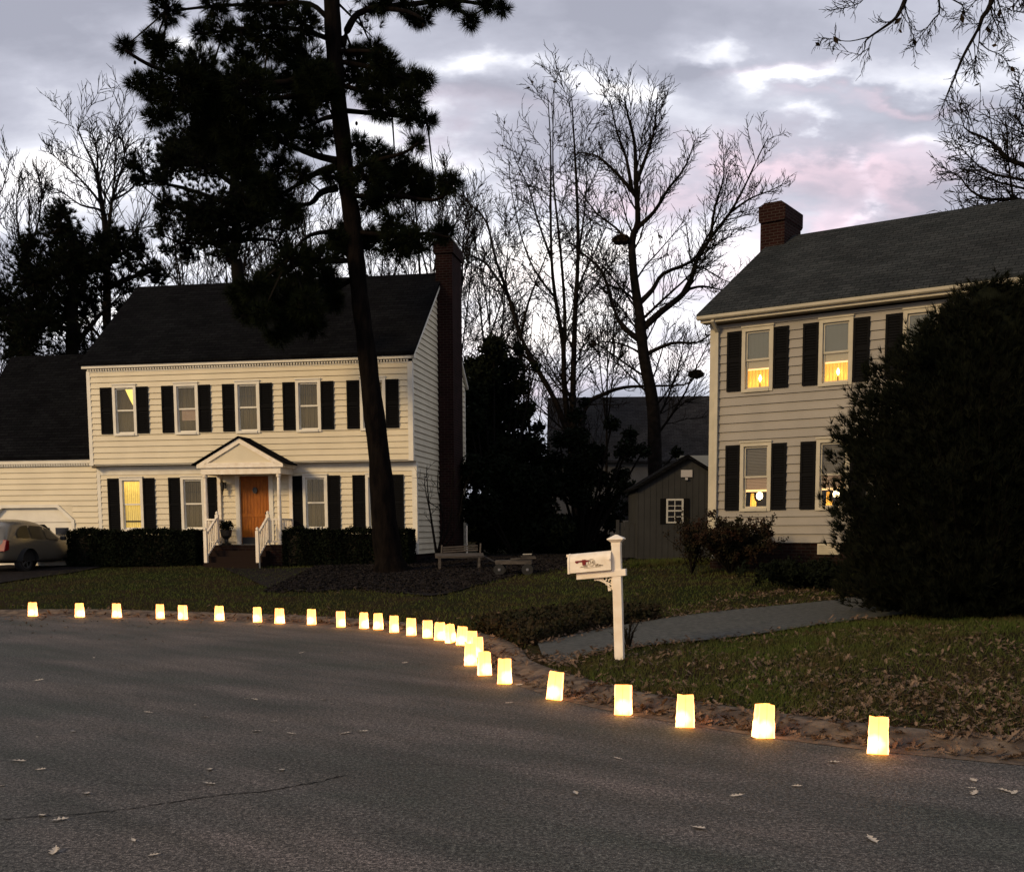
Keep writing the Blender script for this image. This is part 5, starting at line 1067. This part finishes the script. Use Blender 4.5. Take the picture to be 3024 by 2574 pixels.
# ------------------------------------------------------------------ bench, cart, planter
bp = G(930, 1152, .6); bn = empty('garden_bench', tuple(bp), .10, 'weathered wooden garden bench with a slatted back, near the pine foot', 'bench')
bn.scale = (1,1,.76)
b = MB(); n = 22
for k in range(n+1):
    t = k/n; x = -.63+1.26*t; dp = .22*math.sqrt(max(0, 1-(2*t-1)**2*.75))
    b.v += [(x, -dp, .40), (x, -dp-.01, .47), (x, .20, .56), (x, .20, .49)]
for k in range(n): b.f += [(4*k+j, 4*k+4+j, 4*k+4+(j+1)%4, 4*k+(j+1)%4) for j in range(4)]
b.f += [(0,1,2,3), (4*n+3,4*n+2,4*n+1,4*n)]; b.build('seat', m_wood, bn)
for k in range(3): MB().bar((-.42,.26+.03*k,.60+.075*k),(.50,.26+.03*k,.66+.075*k),.02,.045).build('back_slat', m_wood, bn)
for x in (-.47, .55): MB().bar((x,.22,.40),(x+.03,.36,.60+.075*3+.06*(x>0)),.035,.045).build('back_post', m_wood, bn)
for x in (-.52, .50):
    for y in (-.13, .17): MB().box(x-.03, x+.03, y-.03, y+.03, -.1, .42+.1*(y>0)).build('leg', m_wood, bn)
cp = G(1040, 1163, .6); ct = empty('garden_cart', tuple(cp), -.06, 'low four-wheeled garden cart piled with boards, right of the bench', 'cart')
s_ = cp[1]/F_
b = MB().box(-.44,.44,-.25,.25,.27,.36); b.build('bed', m_wood, ct)
for x in (-.34,.34):
    for y in (-.27,.27):
        w_ = MB(); k = 16
        for yy in (-.03,.03):
            for j in range(k): a = math.tau*j/k; w_.v.append((.14*math.cos(a), yy, .14*math.sin(a)))
        w_.f = [(j, (j+1)%k, k+(j+1)%k, k+j) for j in range(k)]+[tuple(range(k)), tuple(range(2*k-1, k-1, -1))]
        wo = w_.build('wheel', m_tyre, ct); wo.location = (x, y, .14); MB().bar((0,-.045,0),(0,.045,0),.06).build('hub', m_rim, wo)
MB().bar((-.42,0,.3),(-.72,0,.46),.025).bar((-.72,-.08,.46),(-.72,.08,.46),.025).build('handle', m_black, ct)
pb = empty('board_pile', (cp[0]+.12, cp[1], cp[2]+.36), -.03, 'small pile of loose boards on the garden cart', 'boards')
MB().bar((-.2,-.05,.03),(.42,-.02,.05),.12,.03).bar((-.1,.08,.02),(.3,.1,.03),.1,.03).build('board', m_wood, pb); MB().bar((.05,0,.09),(.40,.04,.08),.1,.025).build('board', m_wood, pb); MB().bar((.1,.02,.14),(.32,0,.145),.09,.025).build('board', mat('pale_board', (.30,.28,.25), .8), pb)
sp_ = at(945, 1095, 33.); st = MB().box(-.015,.015,-.015,.015,0,1.02).build('garden_stake', m_white, loc=(sp_[0], 33., .72)); tag(st, 'thin white stake standing behind the bench', 'stake')
def h1(x, y, z): c, s = math.cos(LA), math.sin(LA); return (LX+x*c-y*s, LY+x*s+y*c, z)
for (x, lab) in ((4.30, 'black urn with a bushy plant left of the orange door'),):
    u = empty('urn_planter', h1(x, -.15, 1.216), LA, lab, 'planter'); MB().lathe([(.13,0),(.14,.04),(.06,.08),(.06,.16),(.15,.26),(.17,.42),(.19,.44),(.16,.43)], 16).build('urn', m_black, u)
    P = unit(RNG.normal(0,1,(500,3)))*RNG.uniform(.3,1,(500,1))*[.24,.2,.17]+[0,0,.56]; bigmesh('foliage', leaves(P, .07), 4, m_hedge, u)
# ------------------------------------------------------------------ fallen leaves
def oak_leaf(seed, sc_=1.):
    rn = random.Random(seed); b = MB(); pts = []
    out = [(0,-.62,.02),(0,-.45,.04),(1,-.30,.20),(1,-.18,.09),(1,-.02,.30),(1,.10,.12),(1,.24,.26),(1,.34,.10),(0,.5,.03)]
    R = [(x, y) for _, x, y in out]; cur = rn.uniform(.6, 1.6); tw = rn.uniform(-.6, .6)
    for s in (-1, 1):
        for x, y in R: yy = s*y*rn.uniform(.85, 1.1); b.v.append((x*.1*sc_, yy*.1*sc_, (abs(yy)*abs(yy)*cur*1.6+x*x*.5*cur*.5+tw*x*yy*.8)*.1*sc_+.004))
    for x, y in R: b.v.append((x*.1*sc_, 0, (x*x*.5*cur*.5)*.1*sc_+.003))
    n = len(R)
    for i in range(n-1): b.f += [(i, i+1, 2*n+i+1, 2*n+i), (n+i, 2*n+i, 2*n+i+1, n+i+1)]
    return b
lm = []
for s in range(6): o_ = oak_leaf(s+3, 1.05).build('fallen_leaf', m_leafp); lm.append(o_.data); bpy.data.objects.remove(o_)
SL = [(75,1490),(148,1479),(38,1538),(84,1555),(176,1604),(84,1648),(122,1657),(270,1698),(110,1721),(311,1728),(425,1584),(300,1440),(415,1450),(520,1478),(590,1483),(555,1458),(498,1412),(515,1414),(655,1415),(672,1422),(700,1482),(735,1478),(1030,1421),(1165,1603),(1283,1450),(1490,1608),(1612,1589),(1687,1541),(1414,1673),(1765,1697),(1970,1577),(1968,1593),(1972,1603),(2032,1598),(2052,1602),(570,1556),(425,1555),(1050,1385),(1250,1533),(5,1588),(190,1330),(250,1345),(610,1320),(80,1375),(305,1300),(395,1425),(690,1320),(820,1340),(905,1352)]
rn = random.Random(77)
for x, y in SL:
    d = ray(x*Q, y*Q); p = d*((.008-EYE)/d[2]); o = bpy.data.objects.new('fallen_leaf', lm[rn.randrange(6)]); COL.objects.link(o); o.location = (p[0], p[1], .006); o.rotation_euler = (rn.uniform(-.15,.15), rn.uniform(-.15,.15), rn.uniform(0, 6.28)); s = rn.uniform(.45, .95); o.scale = (s, s, s*.55)
    tag(o, 'small curled pale brown oak leaf lying on the open asphalt', 'leaf', 'dead leaves scattered on the street')
# leaf litter, one mass
lv = []
for s in range(6): me_ = lm[s]; lv.append((np.array([v.co[:] for v in me_.vertices]), [tuple(p.vertices) for p in me_.polygons]))
def litter(name, P, smin, smax, m, zup=.0):
    A = []
    for i, p in enumerate(P):
        v, f = lv[i % 6]; a = RNG.uniform(0, 6.28); tx_, ty = RNG.normal(0, .35, 2); s = RNG.uniform(smin, smax); ca, sa = math.cos(a), math.sin(a); q = v*s
        q = np.stack([q[:,0]*ca-q[:,1]*sa, q[:,0]*sa+q[:,1]*ca, q[:,2]], 1); q[:,2] += q[:,0]*tx_+q[:,1]*ty; q[:,2] -= q[:,2].min(); A.append(q[np.array(f).ravel()]+p)
    return bigmesh(name, np.concatenate(A), 4, m)
def kerbz(d): return np.interp(d, [-.04,0,.2,.26,.35,.43,.55,.64], [.005,.01,.014,.027,.064,.084,.094,.07])
def scatter(n, X0, X1, Y0, Y1, wfun):
    X = RNG.uniform(X0, X1, n); Y = RNG.uniform(Y0, Y1, n); d = curbdist(X, Y); k = RNG.random(n) < wfun(X, Y, d); X, Y, d = X[k], Y[k], d[k]
    z = np.where(d < .62, kerbz(d), terr(X, Y, d)); return np.stack([X, Y, z+.004], 1)
dl = np.array(catmull(drive_lo, 4)); dh = np.array(catmull(drive_hi, 4))
def indrive(X, Y):
    poly = np.vstack([dl, dh[::-1]]); ins = np.zeros(len(X), bool); j = len(poly)-1
    for i in range(len(poly)):
        xi, yi = poly[i]; xj, yj = poly[j]; c = ((yi > Y) != (yj > Y)) & (X < (xj-xi)*(Y-yi)/((yj-yi)+1e-12)+xi); ins ^= c; j = i
    return ins
ingd = lambda X, Y: (X < -12.4) & (X > -17.2)
nz2 = lambda X, Y: .5+.5*np.sin(X*2.3+np.sin(Y*1.7)*1.5)*np.sin(Y*2.9+1.3*np.sin(X*1.1))
w1 = lambda X, Y, d: (d > .05)*1.25*np.where(d < .45, .95*(nz2(X*1.9, Y*1.9) > .42)*(Y < 12)+.25, np.where(d < 2.6, .75, .30))*np.clip(.25+(X-1.0)*.28, .06, 1)*(1-.93*indrive(X, Y))*(.35+.9*nz2(X, Y))
w2 = lambda X, Y, d: (d > .02)*np.where(d < .6, .42, np.where(d < 1.6, .5, .07+.12*(X > 0)))*(1-.9*indrive(X, Y))*(.3+nz2(X, Y))
P = np.concatenate([scatter(48000, .2, 8.5, 6.2, 13.8, w1), scatter(9000, -14, 7, 13.5, 30, w2)])
gdl = gl([(1380,1245),(1480,1215),(1600,1200),(1700,1200)]); e_ = np.array(gdl); t = RNG.random(900); k = (t*2.999).astype(int); f = t*3-k; q = e_[k]*(1-f[:,None])+e_[k+1]*f[:,None]+RNG.normal(0, .28, (900,2))+[0,.25]; q = q[~indrive(q[:,0], q[:,1])]
P = np.concatenate([P, np.stack([q[:,0], q[:,1], terr(q[:,0], q[:,1])+.01], 1)])
for ed_, off_ in ((np.array(drive_lo[:7]), -.03), (np.array(drive_hi[:6]), .08)):
    m_e = catmull(ed_, 8); kq = RNG.integers(0, len(m_e), 900); q = m_e[kq]+RNG.normal(0, .13, (900,2))+[0, off_]; P = np.concatenate([P, np.stack([q[:,0], q[:,1], terr(q[:,0], q[:,1])+.045], 1)])
h2_ = len(P)//3
tag(litter('leaf_litter', P[RNG.permutation(len(P))[:h2_*2]], .28, .78, m_leaf), 'brown dead leaves thick along the kerb and verge', 'leaves', kind='stuff')
kk = RNG.integers(30, len(CURB)-14, 3800); T_ = np.gradient(CURB, axis=0); T_ /= np.linalg.norm(T_, axis=1)[:,None]; Nn_ = np.stack([-T_[:,1], T_[:,0]], 1)
q = CURB[kk]+T_[kk]*RNG.uniform(-.6, .6, (3800,1)); ss = np.cumsum(np.r_[0, np.hypot(*np.diff(CURB, axis=0).T)])[kk]
cl_ = .5+.5*np.sin(ss*1.9+np.sin(ss*.7)*2); dd_ = np.where(RNG.random(3800) < .6, RNG.normal(.17, .06, 3800), RNG.uniform(.02, .62, 3800)); q = q+Nn_[kk]*dd_[:,None]; rd = curbdist(q[:,0], q[:,1])
k2 = (RNG.random(3800) < (.12+.8*(cl_ > .45))*np.where(q[:,1] < 15, 1., .6)) & (rd > 0) & (q[:,1] > 5) & (q[:,0] < 9) & (q[:,0] > -14); q = q[k2]; rd = rd[k2]
tag(litter('kerb_leaves', np.stack([q[:,0], q[:,1], kerbz(rd)+.003], 1), .4, 1.0, m_leaf), 'curled brown leaves lodged in the gutter', 'leaves', kind='stuff')
P3 = scatter(2600, -10.5, -3, 15.5, 20.6, lambda X, Y, d: (d < .0)*(d > -3.6)*np.exp(-(-d)/1.2)*.8*np.clip((-X-4)/5, 0, 1))
P3[:,2] = .006
tag(litter('gutter_leaves', P3, .3, .8, m_leaf), 'scattered crumbled brown leaves on the street at far left', 'leaves', kind='stuff')
ME_ = np.array(sorted(MULCH_E)); mulch = lambda X, Y: (Y > np.interp(X, ME_[:,0], ME_[:,1])+.15*np.sin(X*5)) & (X < ME_[-1,0]) & (X > ME_[0,0]-.3)
PM = scatter(60000, -8, 4.5, 22.5, 36, lambda X, Y, d: np.maximum(mulch(X, Y)*1., .8*mulch(X, Y+.45)*(nz2(X*3, Y*3) > .5)))
PM[:,2] += .03; tag(bigmesh('mulch_chips', leaves(PM, .09, .6), 4, m_mulch), 'loose dark mulch and twigs around the pine and bench', 'mulch', kind='stuff')
# ------------------------------------------------------------------ grass
def blades(P, h, w):
    n = len(P); a = RNG.uniform(0, 6.28, n); dx = np.stack([np.cos(a), np.sin(a), np.zeros(n)], 1)*w*.5; lean = np.stack([RNG.normal(0, .5, n), RNG.normal(0, .5, n), np.ones(n)], 1); H = h*RNG.uniform(.5, 1.2, (n,1))
    return np.stack([P-dx, P+dx, P+lean*H], 1).reshape(-1, 3)
wi = lambda X, Y, d: ((d > .55) & (d < 3.2) & (X > -1.0+.0*Y) & (X < 6) & (Y > 13.2) & ~indrive(X, Y) & (Y < 21) & (Y-13.9 < 2.2+(X+1)*.75) & (Y > 14.0+X*.25))*1.
lawnw = lambda X, Y, d: (d > .56)*(1-indrive(X, Y)*1.)*(1-ingd(X, Y)*1.)*(.35+.75*nz2(X*.8, Y*.8))*(1-.9*wi(X, Y, d))
PA = scatter(105000, .4, 9, 7, 15, lambda X, Y, d: lawnw(X, Y, d)*np.clip(1.3-.9*np.clip((X-1.8-(Y-9)*.45)/2, 0, 1)*(Y<12.5), .25, 1)); PB = scatter(90000, -14, 9, 14, 31, lambda X, Y, d: lawnw(X, Y, d)*(1-mulch(X, Y)))
Vg = np.concatenate([blades(PA-[0,0,.01], .075, .011), blades(PB-[0,0,.01], .065, .020)])
tag(bigmesh('grass', Vg, 3, m_grassb), 'short winter grass on the lawns', 'grass', kind='stuff')
# tangled ground cover on the bank between kerb and driveway
PI = scatter(160000, -1.2, 6, 13, 21, wi)
n_ = len(PI); hgt = RNG.uniform(0, 1, n_)**1.3*.24; PI[:,2] += hgt
Vi = leaves(PI, .07)
tag(bigmesh('ground_cover', Vi, 4, m_ivy), 'dark tangled ground cover and leaves on the bank beside the driveway', 'ground cover', kind='stuff')
# ------------------------------------------------------------------ sky and light
w = bpy.data.worlds.new('World'); sc.world = w; w.use_nodes = True; nt = w.node_tree; N = nt.nodes.new; L = nt.links.new; bg = nt.nodes['Background']
tc = N('ShaderNodeTexCoord'); nrm = N('ShaderNodeVectorMath'); nrm.operation = 'NORMALIZE'; L(tc.outputs['Generated'], nrm.inputs[0]); sp = N('ShaderNodeSeparateXYZ'); L(nrm.outputs[0], sp.inputs[0])
def mth(op, a, b_=None, c=None):
    n = N('ShaderNodeMath'); n.operation = op
    for i, v in enumerate((a, b_, c)):
        if v is None: continue
        if isinstance(v, (int, float)): n.inputs[i].default_value = v
        else: L(v, n.inputs[i])
    return n.outputs[0]
SX_, SY_, SZ_ = sp.outputs
den = mth('ADD', mth('MAXIMUM', SZ_, 0.), .42)
cvn = N('ShaderNodeCombineXYZ'); L(mth('DIVIDE', SX_, den), cvn.inputs[0]); L(mth('DIVIDE', SY_, den), cvn.inputs[1])
def cn(scale, st=(1,1,1), off=(0,0,0), detail=6, rough=.55, dist=0.):
    mp = N('ShaderNodeMapping'); mp.inputs['Scale'].default_value = st; mp.inputs['Location'].default_value = off; L(cvn.outputs[0], mp.inputs[0])
    n = N('ShaderNodeTexNoise'); n.inputs['Scale'].default_value = scale; n.inputs['Detail'].default_value = detail; n.inputs['Roughness'].default_value = rough; n.inputs['Distortion'].default_value = dist; L(mp.outputs[0], n.inputs['Vector']); return n.outputs['Fac']
def rampw(f, stops):
    r = N('ShaderNodeValToRGB')
    while len(r.color_ramp.elements) < len(stops): r.color_ramp.elements.new(.5)
    for e, (p, c) in zip(r.color_ramp.elements, stops): e.position = p; e.color = (*c, 1)
    L(f, r.inputs[0]); return r.outputs[0]
base_n = cn(3.4, (.62,1.25,1), (3.1,.6,0), 10, .55, .15)
big = cn(1.3, (.7,1.2,1), (7.3,2.2,0), 3)
# breaks in the cloud, set by bearing (u) and height (v)
ys_ = mth('MAXIMUM', SY_, .05); u_ = mth('DIVIDE', SX_, ys_); v_ = mth('DIVIDE', SZ_, ys_)
wn = mth('MULTIPLY', mth('SUBTRACT', cn(5, (.7,1,1), (1,9,0), 8), .5), .48); wn2 = mth('MULTIPLY', mth('SUBTRACT', cn(5.5, (.7,1,1), (8,1,0), 8), .5), .26)
def blob(x, y, rx_, ry_, amp):
    d_ = ray(x*Q, y*Q); bu, bv = d_[0]/d_[1], d_[2]/d_[1]
    a = mth('DIVIDE', mth('SUBTRACT', mth('ADD', u_, wn), float(bu)), rx_*Q/F_); b__ = mth('DIVIDE', mth('SUBTRACT', mth('ADD', v_, wn2), float(bv)), ry_*Q/F_)
    q = mth('ADD', mth('MULTIPLY', a, a), mth('MULTIPLY', b__, b__)); return mth('MULTIPLY', mth('POWER', 2.718, mth('MULTIPLY', q, -1.)), amp*1.05 if amp > 0 else amp*1.1)
tot = None
for B_ in [(1660,150,120,34,.40),(1200,150,90,36,.36),(980,90,100,50,.32),(1440,20,130,40,.30),(500,110,110,45,.34),(260,330,80,60,.20),(800,290,150,36,.26),(1600,290,60,22,.2),(1700,395,50,22,.24),(2000,330,110,26,.2),(1560,60,50,40,.14),(60,440,200,60,.10),(1250,540,400,90,.20),(1300,720,500,90,.30),(200,600,300,80,.16),(650,420,300,60,.2),(900,560,500,60,.10),(1900,130,90,50,.10),
           (250,130,220,60,-.14),(1430,95,110,36,-.14),(1850,200,200,32,-.16),(1640,340,240,40,-.10),(1750,440,140,36,-.16),(100,60,250,60,-.12),(900,200,200,36,-.14),(1100,300,120,50,-.08)]:
    v = blob(*B_); tot = v if tot is None else mth('ADD', tot, v)
val = mth('ADD', mth('MULTIPLY_ADD', mth('SUBTRACT', base_n, .5), 1.5, .395), mth('ADD', tot, mth('MULTIPLY', mth('SUBTRACT', big, .5), .7)))
CLD = rampw(val, [(.22,(.25,.255,.305)),(.42,(.36,.365,.425)),(.56,(.53,.535,.59)),(.70,(.78,.77,.80)),(.86,(1.15,1.09,1.04))])
pk = None
for B_ in [(1840,215,150,16,.9),(1790,400,150,20,.7),(1500,385,200,26,.6),(1660,440,170,24,.7),(1330,370,250,60,.35),(1200,720,450,60,.45),(1350,560,350,60,.4),(2000,400,80,60,.4),(1650,110,130,20,.3),(1900,345,120,30,.4),(900,230,200,40,.2)]:
    v = blob(*B_); pk = v if pk is None else mth('ADD', pk, v)
pkm = mth('MULTIPLY', mth('MINIMUM', pk, 1.), mth('MULTIPLY_ADD', mth('SUBTRACT', cn(2.6, (1,2.2,1), (2,5,0), 5), .35), 2.6, .2)); pkm = mth('MINIMUM', mth('MAXIMUM', pkm, 0.), .8)
mx = N('ShaderNodeMix'); mx.data_type = 'RGBA'; L(pkm, mx.inputs[0]); L(CLD, mx.inputs[6]); mx.inputs[7].default_value = (.84,.60,.66,1)
sky = N('ShaderNodeTexSky'); sky.sky_type = 'NISHITA'; sky.sun_disc = False; SUN_EL, SUN_AZ = 22., 228.   # azimuth of the light measured clockwise from +y
sky.sun_elevation = R_(SUN_EL); sky.sun_rotation = R_(SUN_AZ)
# clouds cover nearly all of the clear sky; overhead they are heavier
dk = N('ShaderNodeMapRange'); dk.inputs['From Min'].default_value = .40; dk.inputs['From Max'].default_value = .95; dk.inputs['To Min'].default_value = 1.; dk.inputs['To Max'].default_value = .62; L(SZ_, dk.inputs['Value'])
sc1 = N('ShaderNodeVectorMath'); sc1.operation = 'SCALE'; L(mx.outputs[2], sc1.inputs[0]); L(mth('MULTIPLY', dk.outputs[0], 17.4), sc1.inputs['Scale'])
mx2 = N('ShaderNodeMix'); mx2.data_type = 'RGBA'; mx2.inputs[0].default_value = .93; L(sky.outputs[0], mx2.inputs[6]); L(sc1.outputs[0], mx2.inputs[7])
L(mx2.outputs[2], bg.inputs['Color']); bg.inputs['Strength'].default_value = .1
sl = bpy.data.lights.new('sun', 'SUN'); sl.energy = 2.4; sl.angle = R_(13); sl.color = (1., .70, .34); so = bpy.data.objects.new('sun', sl); COL.objects.link(so)
az, el = R_(SUN_AZ), R_(SUN_EL); dv = Vector((math.sin(az)*math.cos(el), math.cos(az)*math.cos(el), math.sin(el))); so.rotation_euler = dv.to_track_quat('Z', 'Y').to_euler()
sc.view_settings.view_transform = 'Standard'; sc.view_settings.look = 'None'; sc.view_settings.exposure = 0; sc.view_settings.gamma = 1
sc.cycles.use_denoising = True; sc.cycles.max_bounces = 6; sc.cycles.transparent_max_bounces = 12; sc.cycles.sample_clamp_indirect = 4
